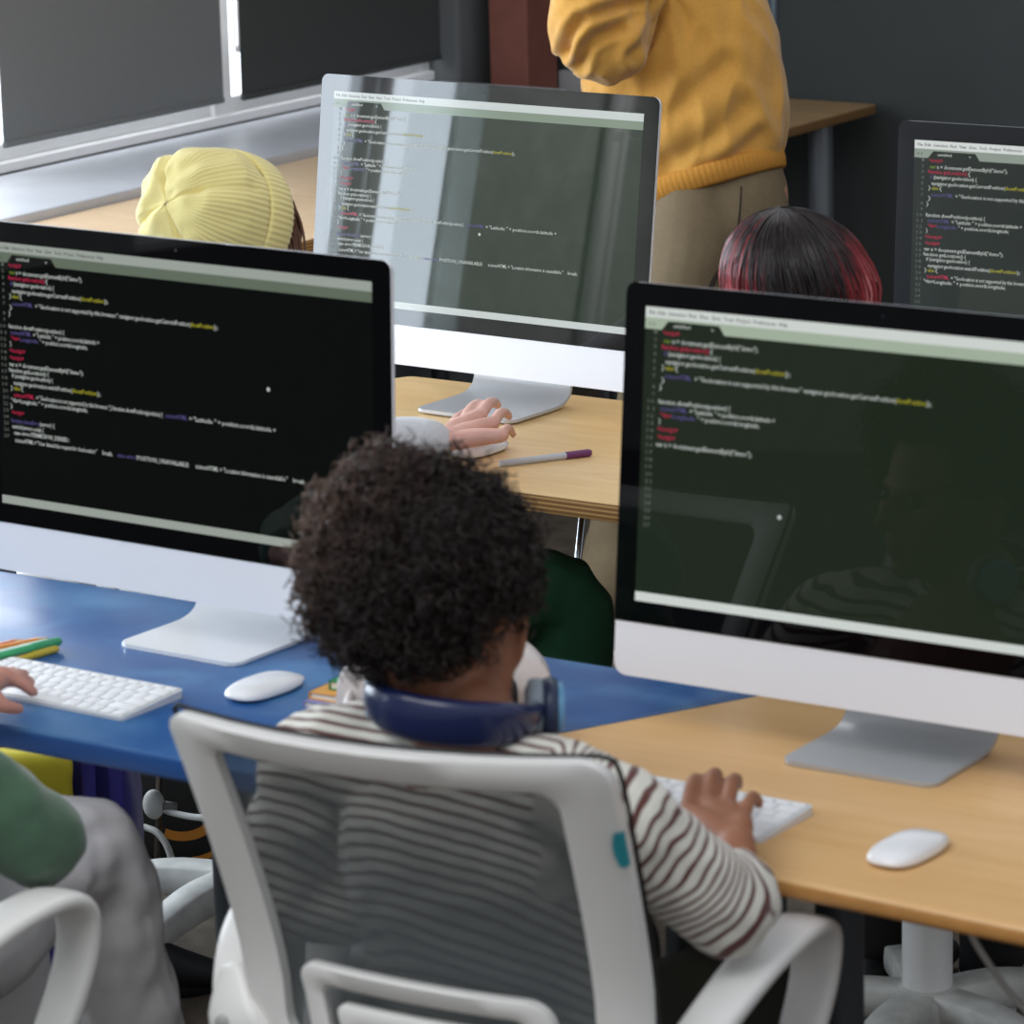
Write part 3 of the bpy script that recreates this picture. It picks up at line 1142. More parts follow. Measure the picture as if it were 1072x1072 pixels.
# ------------------------------------------------------------------ office chairs
def mesh_fabric():
    m = mat('chair_mesh', '5b6163', .8)
    nt = m.node_tree
    b = nt.nodes['Principled BSDF']
    tr = nt.nodes.new('ShaderNodeBsdfTransparent')
    mx = nt.nodes.new('ShaderNodeMixShader')
    tc = nt.nodes.new('ShaderNodeTexCoord')
    w = nt.nodes.new('ShaderNodeTexNoise')
    w.inputs['Scale'].default_value = 45
    mp = nt.nodes.new('ShaderNodeMapping')
    mp.inputs['Scale'].default_value = (1, 1, 12)
    nt.links.new(tc.outputs['Object'], mp.inputs['Vector'])
    nt.links.new(mp.outputs['Vector'], w.inputs['Vector'])
    mr = nt.nodes.new('ShaderNodeMapRange')
    mr.inputs['To Min'].default_value = .68
    mr.inputs['To Max'].default_value = .88
    nt.links.new(w.outputs['Fac'], mr.inputs['Value'])
    nt.links.new(mr.outputs['Result'], mx.inputs[0])
    nt.links.new(tr.outputs[0], mx.inputs[1])
    nt.links.new(b.outputs[0], mx.inputs[2])
    nt.links.new(mx.outputs[0], nt.nodes['Material Output'].inputs[0])
    return m


M_mesh = mesh_fabric()
M_chair = mat('chair_white', 'e6e4e0', .38)
M_base = mat('chair_base_white', 'c9c8c2', .55, noise_amt=.2, noise_scale=22)
M_seat = mat('grey_seat_fabric', '3c3e46', .95, bump=.3, bump_scale=500)


def back_map(x, h, o):
    u = (h - .66) / .3
    y = -.155 - (.118 * u ** 1.25 if u > 0 else -.03 * u * u + .01 * u)
    b = .034 * (1 - (x / .24) ** 2)
    z = h - .006 * (1 - (x / .24) ** 2) * max(0, u)
    return (x, y - b - o, z)


def make_chair(label, loc, rz):
    t = thing('office_chair', label, 'chair', loc, rz, 'white mesh office chairs')
    outer = fillet([(-.222, .555), (.222, .555), (.238, .965), (-.238, .965)], [.05, .05, .03, .026], 8)
    inner = fillet([(-.172, .590), (.172, .590), (.184, .928), (-.187, .932)], [.03, .03, .022, .014], 8)
    # more points along the edges so that the ring can follow the curve

    def dense(o):
        P = np.array(o)
        out = []
        for i in range(len(P)):
            a, b = P[i], P[(i + 1) % len(P)]
            k = 8 if i % 9 == 8 else 1
            for j in range(k):
                out.append(tuple(a + (b - a) * j / k))
        return out
    sharp(mesh('back_frame', *frame_ring(dense(outer), dense(inner), .024, back_map), M_chair, t), 45)
    # mesh panel
    V, Fc = [], []
    nu, nv = 14, 14
    for j in range(nv + 1):
        h = .578 + (.945 - .578) * j / nv
        hw = .180 + (.196 - .180) * j / nv
        for i in range(nu + 1):
            V.append(back_map(-hw + 2 * hw * i / nu, h, -.007))
    for j in range(nv):
        for i in range(nu):
            a = j * (nu + 1) + i
            Fc.append((a, a + 1, a + nu + 2, a + nu + 1))
    mesh('mesh_back', V, Fc, M_mesh, t)
    pts = [(-.224, .60), (-.229, .72), (-.234, .84), (-.2385, .94), (-.234, .964), (-.21, .9655), (-.12, .9655), (0, .9655), (.12, .9655), (.20, .9655), (.226, .964), (.238, .945), (.234, .84), (.229, .72), (.224, .60)]
    mesh('edge_piping', *tube([back_map(x, h, -.0125) for x, h in pts], [.0026] * len(pts), 8, 5), M_black, t)
    # lumbar loops
    lo = [fillet([(-.105, .50), (.105, .50), (.152, .688), (-.135, .700)], [.05, .05, .03, .02], 8), fillet([(-.083, .525), (.083, .525), (.127, .666), (-.110, .676)], [.035, .035, .02, .012], 8)]
    li = [fillet([(-.070, .54), (.070, .54), (.111, .650), (-.094, .657)], [.03, .03, .016, .01], 8), fillet([(-.05, .56), (.05, .56), (.087, .628), (-.07, .634)], [.02, .02, .01, .008], 8)]

    def lm(x, h, o):
        p = back_map(x, h, o)
        return (p[0], p[1] - .030, p[2])
    ls = mesh('lumbar_support', *join([frame_ring(dense(lo[0]), dense(lo[1]), .016, lm), frame_ring(dense(li[0]), dense(li[1]), .014, lm)]), M_chair, t)
    sharp(ls, 45)
    for sx in (-1, 1):
        pts = [(sx * .222, -.165, .585), (sx * .246, -.150, .612), (sx * .268, -.095, .655), (sx * .280, -.02, .683), (sx * .288, .05, .692), (sx * .290, .098, .684), (sx * .288, .122, .655), (sx * .283, .118, .60), (sx * .270, .08, .52), (sx * .245, .03, .455), (sx * .18, .0, .425)]
        rad = [(.023, .014), (.025, .014), (.027, .0125), (.029, .011), (.029, .0105), (.029, .0105), (.028, .0105), (.026, .0115), (.024, .013), (.022, .014), (.02, .012)]
        ar = mesh('armrest', *tube(pts, rad, 16, 6, side=(1, 0, 0), power=3.2, fixed=True), M_chair, t)
        mesh('bolt', *lathe([(.009, -.004), (.009, .006), (.007, .008)], 14, (sx * .246, -.178, .60), (0, -1, 0)), mat('grey_bolt', 'a9a9a6', .4), ar)
        # bracket joining armrest and frame
        mesh('bracket', *tube([(sx * .205, -.172, .565), (sx * .236, -.17, .60), (sx * .248, -.152, .645)], [(.012, .03), (.014, .034), (.010, .016)], 12, 4, side=(0, -1, 0), power=3), M_chair, ar)
    A, Fo, N = remesh([box(-.24, .24, -.20, .24, .40, .465, .03, 4)], .012, 4)
    mesh('seat', A, Fo, M_seat, t)
    mesh('seat_pan', *box(-.17, .17, -.16, .17, .372, .402, .01, 2), M_black, t)
    mesh('back_bracket', *tube([(0, -.02, .38), (0, -.16, .385), (0, -.225, .46), (0, -.215, .58)], [(.035, .011)] * 4, 12, 5, side=(1, 0, 0), power=3), M_chair, t)
    sharp(mesh('gas_column', *lathe([(.035, .105), (.035, .30), (.022, .302), (.022, .38)], 24), M_chair, t), 40)
    hub = mesh('star_base', *join([lathe([(.045, .075), (.058, .085), (.056, .118), (.038, .132)], 24)] + [tube([(.02 * math.cos(a), .02 * math.sin(a), .108), (.12 * math.cos(a), .12 * math.sin(a), .106), (.22 * math.cos(a), .22 * math.sin(a), .088), (.30 * math.cos(a), .30 * math.sin(a), .068)],
                   [(.030, .022), (.027, .024), (.022, .02), (.017, .013)], 12, 5, side=(-math.sin(a), math.cos(a), 0), power=6) for a in [math.radians(36 + 72 * k) for k in range(5)]]), M_base, t)
    for k in range(5):
        a = math.radians(36 + 72 * k)
        c = (.295 * math.cos(a), .295 * math.sin(a), .026)
        d = (-math.sin(a), math.cos(a), 0)
        w = mesh('caster', *join([lathe([(.012, -.024), (.024, -.02), (.0258, -.012), (.0258, -.004)], 16, c, d), lathe([(.0258, .004), (.0258, .012), (.024, .02), (.012, .024)], 16, c, d)]), M_base, t)
        mesh('axle', *join([lathe([(.006, -.01), (.006, .01)], 10, c, d), lathe([(.007, .0), (.007, .045)], 10, (c[0], c[1], .03))]), M_darkgrey, w)
    return t


CH = (-2.112, 3.138)
chair0 = make_chair('white mesh office chair the curly-haired boy sits on, in the foreground', (CH[0], CH[1], 0), .14)
for lab, loc, rz in (('white mesh office chair at the lower left edge under the child in green', (-2.845, 2.84, 0), .06),
                     ('white mesh office chair of the child in the yellow beanie, mostly hidden', (-3.46, 4.40, 0), .314),
                     ('white mesh office chair with scuffed star base under the red-haired child', (-2.325, 4.47, 0), .35)):
    c = copy_tree(chair0)
    c.location = loc
    c.rotation_euler = (0, 0, rz)
    c['label'] = lab
# strip of teal tape on the frame of the boy's chair
V = []
tp = []
for i in range(7):
    h = .846 + .04 * i / 6
    x = 0
    xo = .222 + .016 * (h - .555) / .41
    tp.append([back_map(xo + .0015, h, .004), back_map(xo + .0012, h, .0135), back_map(xo - .004 - .004 * math.sin(i / 6 * math.pi), h, .0150)])
V = [p for q in tp for p in q]
Fc = []
for i in range(6):
    for j in range(2):
        a = i * 3 + j
        Fc.append((a, a + 1, a + 4, a + 3))
mesh('teal_tape', V, Fc, mat('teal_tape', '2c97a3', .35), chair0)

# ------------------------------------------------------------------ people
M_eye = mat('dark_eye', '3a2a22', .2)


def skin(name, c):
    m = mat(name, c, .55, noise_amt=.08, noise_scale=30)
    b = m.node_tree.nodes['Principled BSDF']
    b.inputs['Subsurface Weight'].default_value = .12
    b.inputs['Subsurface Scale'].default_value = .01
    b.inputs['Subsurface Radius'].default_value = (1, .35, .2)
    return m


def head_parts(c, fwd, up, s=1.):
    """head with face; c = centre of the cranium"""
    c = np.array(c, float)
    f_, u = U(fwd), np.array(up, float)
    u = U(u - f_ * (u @ f_))
    r = np.cross(f_, u)

    def q(x, y, z):
        return c + (r * x + f_ * y + u * z) * s
    P = [ell(q(0, -.006, .018), r * .072 * s, f_ * .090 * s, u * .088 * s),
         ell(q(0, .030, -.045), r * .056 * s, f_ * .056 * s, u * .066 * s),
         ell(q(0, .064, -.092), r * .024 * s, f_ * .020 * s, u * .018 * s),
         ell(q(0, .070, .012), r * .046 * s, f_ * .016 * s, u * .010 * s),
         tube([q(0, .082, -.002), q(0, .096, -.024), q(0, .101, -.034)], [.008 * s, .0105 * s, .011 * s], 10, 3),
         ell(q(.010, .090, -.037), r * .008 * s, f_ * .009 * s, u * .007 * s, 10, 8), ell(q(-.010, .090, -.037), r * .008 * s, f_ * .009 * s, u * .007 * s, 10, 8),
         tube([q(-.022, .074, -.062), q(-.008, .087, -.0585), q(.008, .087, -.0585), q(.022, .074, -.062)], [.004 * s, .0065 * s, .0065 * s, .004 * s], 8, 3),
         tube([q(-.018, .074, -.068), q(0, .086, -.0715), q(.018, .074, -.068)], [.004 * s, .0075 * s, .004 * s], 8, 3)]
    for sx in (-1, 1):
        P.append(ell(q(sx * .040, .058, -.026), r * .022 * s, f_ * .022 * s, u * .024 * s, 12, 8))
        e = U(r * sx * .75 - f_ * .45)
        P.append(ell(q(sx * .077, -.012, -.022), U(np.cross(e, u)) * .019 * s, u * .033 * s, e * .0075 * s, 14, 8))
        P.append(tube([q(sx * .076, .004, -.002), q(sx * .084, -.016, .008), q(sx * .085, -.026, -.010), q(sx * .081, -.018, -.040), q(sx * .075, -.002, -.052)], [.0055 * s] * 5, 8, 4))
    eyes = [q(sx * .031, .071, -.004) for sx in (-1, 1)]
    return P, eyes, q


def hand_parts(W, K, T, thumb, lift, r=.0075, palm=.0125):
    """W wrist, K four knuckles, T four finger tips, thumb [base, joint, tip]"""
    W = np.array(W, float)
    P = []
    up = np.array([0, 0, 1.])
    for i, (k, t) in enumerate(zip(K, T)):
        k, t = np.array(k, float), np.array(t, float)
        P.append(tube([W, W * .45 + k * .55 + up * .002, k], [palm * 1.15, palm * 1.1, palm * .86], 10, 3))
        rr = r * (1., 1.03, .98, .86)[i]
        P.append(tube([k, k * .55 + t * .45 + up * lift, k * .22 + t * .78 + up * lift * .75, t], [rr * 1.12, rr * 1.03, rr * .95, rr * .78], 10, 3))
    k0 = np.array(K[0], float)
    P.append(tube([W * .7 + k0 * .3, np.array(thumb[0]), np.array(thumb[1]), np.array(thumb[2])], [palm * 1.05, palm * .95, r * 1.15, r * .9], 10, 3))
    return P


def hand_auto(W, d, side, L=.155, spread=.19, drop=.02, lift=.012, r=.0075, curl=1.):
    """generic palm-down hand; side = direction of the thumb"""
    W, d = np.array(W, float), U(d)
    s = np.array(side, float)
    s = U(s - d * (s @ d))
    K = [W + d * L * a + s * L * b + np.array([0, 0, .004]) for a, b in ((.52, .17), (.55, .05), (.53, -.07), (.48, -.18))]
    T = [k + (d * math.cos(g) + s * math.sin(g)) * L * l * curl + np.array([0, 0, -drop]) for k, g, l in zip(K, (.16, .04, -.08, -.22), (.40, .45, .41, .32))]
    th = [W + d * L * .25 + s * L * .25, W + d * L * .42 + s * L * .36 - np.array([0, 0, drop * .4]), W + d * L * .58 + s * L * .38 - np.array([0, 0, drop * .9])]
    return hand_parts(W, K, T, th, lift, r), K, T, th


def nails(T, K, r, parent, m):
    parts = []
    for k, t in zip(K, T):
        d = U(np.array(t) - np.array(k))
        u = np.array([0, 0, 1.])
        u = U(u - d * (u @ d))
        parts.append(ell(np.array(t) + u * r * .72 + d * r * .2, U(np.cross(d, u)) * r * .62, d * r * .85, u * r * .22, 10, 6))
    return mesh('fingernails', *join(parts), m, parent)


def eyes_mesh(eyes, s, parent):
    mesh('eyes', *join([ell(e, (.0115 * s, 0, 0), (0, .0115 * s, 0), (0, 0, .0115 * s), 12, 8) for e in eyes]), M_eye, parent)


def limb(pts, rad, n=14, sub=5, side=None):
    return tube(pts, rad, n, sub, side)


def shoe(name, ank, toe, m, parent, sole=None, s=1.):
    a, t_ = np.array(ank, float), np.array(toe, float)
    d = t_ - a
    d[2] = 0
    d = U(d)
    sd = np.array([-d[1], d[0], 0])
    g = np.array([a[0], a[1], 0])
    P = [tube([g - d * .045 * s + (0, 0, .045), g + d * .03 * s + (0, 0, .05), g + d * .11 * s + (0, 0, .035), g + d * .165 * s + (0, 0, .028)], [(.034 * s, .038), (.038 * s, .045), (.043 * s, .034), (.034 * s, .024)], 14, 4, side=sd),
         tube([g + (0, 0, .05), (a[0], a[1], .12)], [.042 * s, .038 * s], 14, 3)]
    A, Fo, N = remesh(P, .007, 3)
    A[:, 2] = np.maximum(A[:, 2], .012)
    o = mesh(name, A, Fo, m, parent)
    ol = []
    for i in range(24):
        q = 2 * math.pi * i / 24
        c_, s_ = math.cos(q), math.sin(q)
        ln = .058 + .115 * (.5 + .5 * c_)
        ol.append((g + d * (c_ * .112 + .062) * s + sd * s_ * (.036 + .008 * c_) * s)[:2])
    v, f = prism([tuple(p) for p in ol], 0.0, .022, .004, 2)
    mesh('sole', v, f, sole or mat('white_sole', 'd8d6d0', .6), o)
    return o


# ---------- the boy in the foreground
boy = thing('person', 'child with dark curly hair and striped sweater seen from behind, typing in the foreground', 'person', (CH[0], CH[1], 0), 0, None)


def loc(parts, root):
    """world coordinates to the thing's own frame (no rotation)"""
    o = np.array(root.location)
    return np.asarray(parts) - o


def pmesh(name, A, Fo, m, root, attrs=None, **k):
    return mesh(name, np.asarray(A, float) - np.array(root.location), Fo, m, root, True, attrs, **k)


SK_BOY = skin('brown_skin', '94604450'[:6])
hc = atd(463, 640, 3.86)                      # centre of the head
hf = U((-.50, .84, -.12))
HP, EY, hq = head_parts(hc, hf, (0.04, .04, 1), .97)
neck0 = atd(482, 752, 3.85)
shR = atd(622, 812, 3.74)
shL = atd(318, 800, 3.95)
shR[2] = shL[2] = .862
shR[1] += .03
shL[1] += .03
elR = atz(776, 945, .742)
elR = np.array([-1.852, 3.135, .738])
wrR = atz(772, 884, .79)
wrL = np.array([-2.20, 3.20, .655])
elL = np.array([-2.36, 3.07, .70])
pel = np.array([CH[0], CH[1] + .02, .53])
che = (shR + shL) / 2 + np.array([0, .01, -.05])
KR = [atz(*p, .802) for p in ((719, 850), (741, 842), (762, 846), (778, 859))]
TR = [atz(*p, .778) for p in ((732, 821), (752, 816), (773, 822), (795, 843))]
thR = [atz(722, 862, .787), atz(708, 856, .778), atz(702, 846, .770)]
HR = hand_parts(wrR, KR, TR, thR, .016, .0078, .0125)
HL, KL, TL, thL = hand_auto(wrL, (.05, 1, 0), (1, 0, 0), .13, lift=.014, drop=.016)
hips = [pel + (sx * .075, .03, -.01) for sx in (-1, 1)]
knees = [np.array([CH[0] + sx * .12, CH[1] + .36, .52]) for sx in (-1, 1)]
anks = [np.array([CH[0] + sx * .13, CH[1] + .33, .09]) for sx in (-1, 1)]
B = HP + HR + HL
B += [limb([hc + np.array([0, -.022, -.04]), hc + np.array([.012, -.018, -.085]), neck0 + (.004, .01, 0)], [.052, .047, .046])]
B += [limb([hq(.060, -.012, -.035), hq(.050, -.016, -.085), neck0 + CR[0] * .022], [.020, .024, .03])]
B += [limb([neck0, che, pel], [(.06, .05), (.12, .08), (.11, .085)], 18, 6, (1, 0, 0))]
for sh, el, wr in ((shR, elR, wrR), (shL, elL, wrL)):
    B += [limb([che * .3 + sh * .7, sh, el], [.04, .042, .032]), limb([el, el * .4 + wr * .6, wr], [.031, .027, .019])]
for h_, k_, a_ in zip(hips, knees, anks):
    B += [limb([h_, k_], [.065, .048]), limb([k_, a_], [.045, .030])]
A, Fo, N = remesh(B, .0042, 3)
body = pmesh('body', A, Fo, SK_BOY, boy)
nails([t - np.array(boy.location) for t in TR], [k - np.array(boy.location) for k in KR], .0074, body, mat('brown_nail', '9a6a56', .35))
eyes_mesh([e - np.array(boy.location) for e in EY], .97, boy)


def seg_param(p, poly):
    best, acc = (9e9, 0), 0
    for a, b in zip(poly[:-1], poly[1:]):
        ab = b - a
        L = np.linalg.norm(ab)
        t_ = max(0, min(1, (p - a) @ ab / (L * L)))
        d = np.linalg.norm(p - a - ab * t_)
        if d < best[0]:
            best = (d, acc + t_ * L)
        acc += L
    return best


# striped sweater
cuR = wrR * .50 + elR * .50
cuL = wrL * .75 + elL * .25
S = [tube([neck0 + (0, -.0, -.018), (shR + shL) / 2 + (0, -.005, .024), che + (0, -.01, -.03), (che + pel) / 2 + (0, -.02, 0), pel + (0, -.01, .02)], [(.060, .052), (.105, .062), (.145, .088), (.145, .09), (.145, .10)], 24, 6, (shR - shL)),
     tube([(shR + shL) / 2 + (0, 0, .015), shR + (-.01, 0, .0), shR * .6 + elR * .4 + (.012, 0, -.008), elR + (.006, -.012, .004), elR * .5 + cuR * .5 + (.004, 0, .01), cuR], [.05, .054, .050, .047, .043, .034], 16, 6),
     tube([(shR + shL) / 2 + (0, 0, .015), shL + (.01, 0, 0), shL * .6 + elL * .4, elL, elL * .5 + cuL * .5, cuL], [.05, .056, .056, .054, .05, .036], 16, 6)]
A, Fo, N = remesh(S, .0055, 4)
A = wrinkle(A, N, .007, 17, 2.)
pR = [(shR + shL) / 2, shR, elR, cuR]
pL = [(shR + shL) / 2, shL, elL, cuL]

def stripes_mat(name, attr, c1, c2, frac):
    m = mat(name, c1, .92, sheen=.25, bump=.25, bump_scale=700)
    nt = m.node_tree
    b = nt.nodes['Principled BSDF']
    a = nt.nodes.new('ShaderNodeAttribute')
    a.attribute_name = attr
    s = nt.nodes.new('ShaderNodeMath')
    s.operation = 'SINE'
    r = nt.nodes.new('ShaderNodeValToRGB')
    r.color_ramp.elements[0].position = frac - .06
    r.color_ramp.elements[1].position = frac + .06
    r.color_ramp.elements[0].color = lin(c2)
    r.color_ramp.elements[1].color = lin(c1)
    mr = nt.nodes.new('ShaderNodeMapRange')
    mr.inputs['From Min'].default_value = -1
    mr.inputs['From Max'].default_value = 1
    mu = nt.nodes.new('ShaderNodeMath')
    mu.operation = 'MULTIPLY'
    mu.inputs[1].default_value = 2 * math.pi / .0138
    nt.links.new(a.outputs['Fac'], mu.inputs[0])
    nt.links.new(mu.outputs[0], s.inputs[0])
    nt.links.new(s.outputs[0], mr.inputs['Value'])
    nt.links.new(mr.outputs['Result'], r.inputs['Fac'])
    nt.links.new(r.outputs['Color'], b.inputs['Base Color'])
    return m


def soft_param(p, Q, S):
    """smooth coordinate along a sampled arm axis, and the distance to it"""
    d = np.linalg.norm(Q - p, axis=1)
    w = np.exp(-(d / .04) ** 2) + 1e-9
    return d.min(), float((w * S).sum() / w.sum())


def sampled(poly):
    Q = spline(poly, 14)
    S = np.concatenate([[0], np.cumsum(np.linalg.norm(np.diff(Q, axis=0), axis=1))])
    return Q, S


QR, SR = sampled(pR)
QL, SL = sampled(pL)
sc2 = []
for p in A:
    dR, sR = soft_param(p, QR, SR)
    dL, sL = soft_param(p, QL, SL)
    d_, s_ = (dR, sR) if dR < dL else (dL, sL)
    tor = p[2] * .95 + .62 * p[1] + .05 * p[0]
    w = max(0., min(1., (s_ - .125) / .04))
    if d_ > .105 or dL < dR:
        w = 0
    n1 = noise.noise(Vector(p) * 13) * .012 + noise.noise(Vector(p) * 36) * .004
    sc2.append((tor * (1 - w) + (s_ * 1.1 + 2.55) * w) + n1 * (.4 + .8 * w))
pmesh('striped_sweater', A, Fo, stripes_mat('striped_knit', 'stripe', 'd4d1c6', '5a322c', .27), boy, {'stripe': sc2})
A, Fo, N = remesh([tube([pel + (0, -.03, .03), pel + (0, 0, -.03)], [(.15, .12), (.15, .12)], 18, 4, (1, 0, 0))] + [tube([h_, (h_ + k_) / 2, k_, k_ * .7 + a_ * .3, a_ + (0, 0, .03)], [.085, .078, .066, .06, .05], 16, 5) for h_, k_, a_ in zip(hips, knees, anks)], .008, 3)
pmesh('trousers', wrinkle(A, N, .005, 14, 5), Fo, mat('dark_olive_cloth', '2a2b22', .9), boy)
for k_, a_ in enumerate(anks):
    shoe('shoe', a_ - np.array([boy.location.x, boy.location.y, 0]), a_ + np.array([0, .12, 0]) - np.array([boy.location.x, boy.location.y, 0]), mat('dark_shoe', '24211f', .7), boy)

# curly hair: a lumpy core and a few thousand little coils
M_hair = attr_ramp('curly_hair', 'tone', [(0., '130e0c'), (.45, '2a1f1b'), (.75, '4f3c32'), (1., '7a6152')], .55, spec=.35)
A, Fo, N = ell((0, 0, 0), (.102, 0, 0), (0, .102, 0), (0, 0, .102), 40, 26) + (None,)
ctr = hc + np.array([.000, -.012, .022]) - CR[0] * .013
core = []
dirs = np.array(A) / np.linalg.norm(np.array(A), axis=1)[:, None]
hr = np.cross(hf, U(np.array([.04, .04, 1]) - hf * (hf @ np.array([.04, .04, 1]))))


def hair_r(d):
    """radius of the hair mass in direction d; 0 = no hair there"""
    fz = d @ hf
    z = d[2]
    if fz > .45 and z < .45:
        return 0
    r = .104 + .012 * z + .016 * max(0, noise.noise(Vector(d * 2.6) + Vector((5, 1, 2)))) * 2
    rs = d @ hr
    if z < -.25:
        r *= 1 - .30 * (-z - .25)
    if z < -.68:
        return 0
    # uncover the right ear and cheek
    if rs > .58 and z < -.12:
        return 0
    if rs > .35 and z < -.52:
        return 0
    # tuft up on the left side
    r += .020 * max(0, d @ U((-.55, -.25, .8)) - .8) / .2
    return r


for d in dirs:
    r = hair_r(d)
    rr = (r - .022) if r else .07
    core.append(ctr + d * max(.06, rr) + noise.noise_vector(Vector(d * 6)) * .004)
A2, Fo2, N2 = remesh([([tuple(p) for p in core], Fo)], .007, 2)
A2 = wrinkle(A2, N2, .010, 40, 1.)
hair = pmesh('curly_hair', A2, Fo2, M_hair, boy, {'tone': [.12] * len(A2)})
HV, HF, HT = [], [], []
cnt = 0
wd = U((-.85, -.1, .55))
while cnt < 5200:
    d = U(RNG.normal(size=3))
    r = hair_r(d)
    if not r:
        continue
    cnt += 1
    k = RNG.random()
    rad0 = r - .030 + .02 * k
    L = .018 + .026 * RNG.random()
    t1_ = U(np.cross(d, RNG.normal(size=3)))
    t2_ = np.cross(d, t1_)
    cr = .0035 + .0040 * RNG.random()
    turns = 1.5 + 2.0 * RNG.random()
    lean = (t1_ * RNG.normal() + t2_ * RNG.normal()) * .4
    ns = 15
    base = len(HV)
    th = .0009 + .0008 * RNG.random()
    tone = .10 + .28 * RNG.random() + .72 * max(0, (d @ wd) - .12) * (.55 + .45 * k)  # curls facing the window painted lighter, its light put into the tone
    ax = U(d + lean)
    ph = RNG.random() * 6.3
    u1 = U(np.cross(ax, t1_))
    u2 = np.cross(ax, u1)
    for i in range(ns):
        s = i / (ns - 1)
        a = ph + turns * 2 * math.pi * s
        p = ctr + d * rad0 + ax * L * s + (u1 * math.cos(a) + u2 * math.sin(a)) * cr * (.6 + .6 * s)
        e1 = u1 * math.cos(a) + u2 * math.sin(a)
        w = th * (1 - .5 * s)
        HV += [p + e1 * w, p + ax * w * 1.2 - e1 * w * .5, p - ax * w * 1.2 - e1 * w * .5]
        HT += [min(1, tone * (.75 + .4 * s))] * 3
    for i in range(ns - 1):
        for j in range(3):
            q = (j + 1) % 3
            HF.append((base + i * 3 + j, base + i * 3 + q, base + (i + 1) * 3 + q, base + (i + 1) * 3 + j))
o = np.array(boy.location)
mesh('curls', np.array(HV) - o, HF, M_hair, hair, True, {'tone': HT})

# headphones around the boy's neck
hp = thing('headphones', 'navy headphones worn around the neck of the curly-haired boy', 'headphones', tuple(neck0))
Mn = mat('navy_leatherette', '16204a', .3, coat=.25)
pts = []
for a in np.linspace(-100, 108, 11):
    a = math.radians(a)
    dirn = np.array([.831, .556, 0]) * math.sin(a) * .082 + np.array([.556, -.831, 0]) * math.cos(a) * .070
    pts.append(dirn + (0, 0, .016 - .010 * math.sin(a)) - CR[0] * .006)
rad = [(.013, .008), (.018, .0085), (.022, .0095), (.0245, .010), (.025, .0105), (.025, .0105), (.024, .0105), (.021, .0095), (.014, .008), (.011, .007), (.010, .007)]
mesh('headband', *tube(pts, rad, 16, 5, side=(0, 0, 1), power=2.6), Mn, hp)
for sx, base in ((1, np.array(pts[-1])), (-1, np.array(pts[0]))):
    c = base + np.array([0, 0.0, -.004]) + (U((.831, .556, 0)) * (.018) if sx > 0 else np.array([0, .01, 0]))
    axd = U((.80, .60, -.05)) * sx
    cup = mesh('ear_cup', *lathe([(.010, -.010), (.028, -.009), (.031, -.002), (.029, .006), (.012, .010)], 24, c, axd), mat('navy_plastic', '2a3550', .35), hp)
    mesh('ear_cushion', *lathe([(.018, -.026), (.028, -.022), (.030, -.014), (.028, -.009)], 24, c, axd), mat('grey_cushion', '8f9aa4', .7), cup)
    mesh('cup_cover', *lathe([(.027, .006), (.026, .011), (.022, .013)], 24, c, axd), mat('sky_blue_plastic', '6ba3c9', .25), cup)


def sphere_dirs(n):
    return [U(RNG.normal(size=3)) for _ in range(n)]


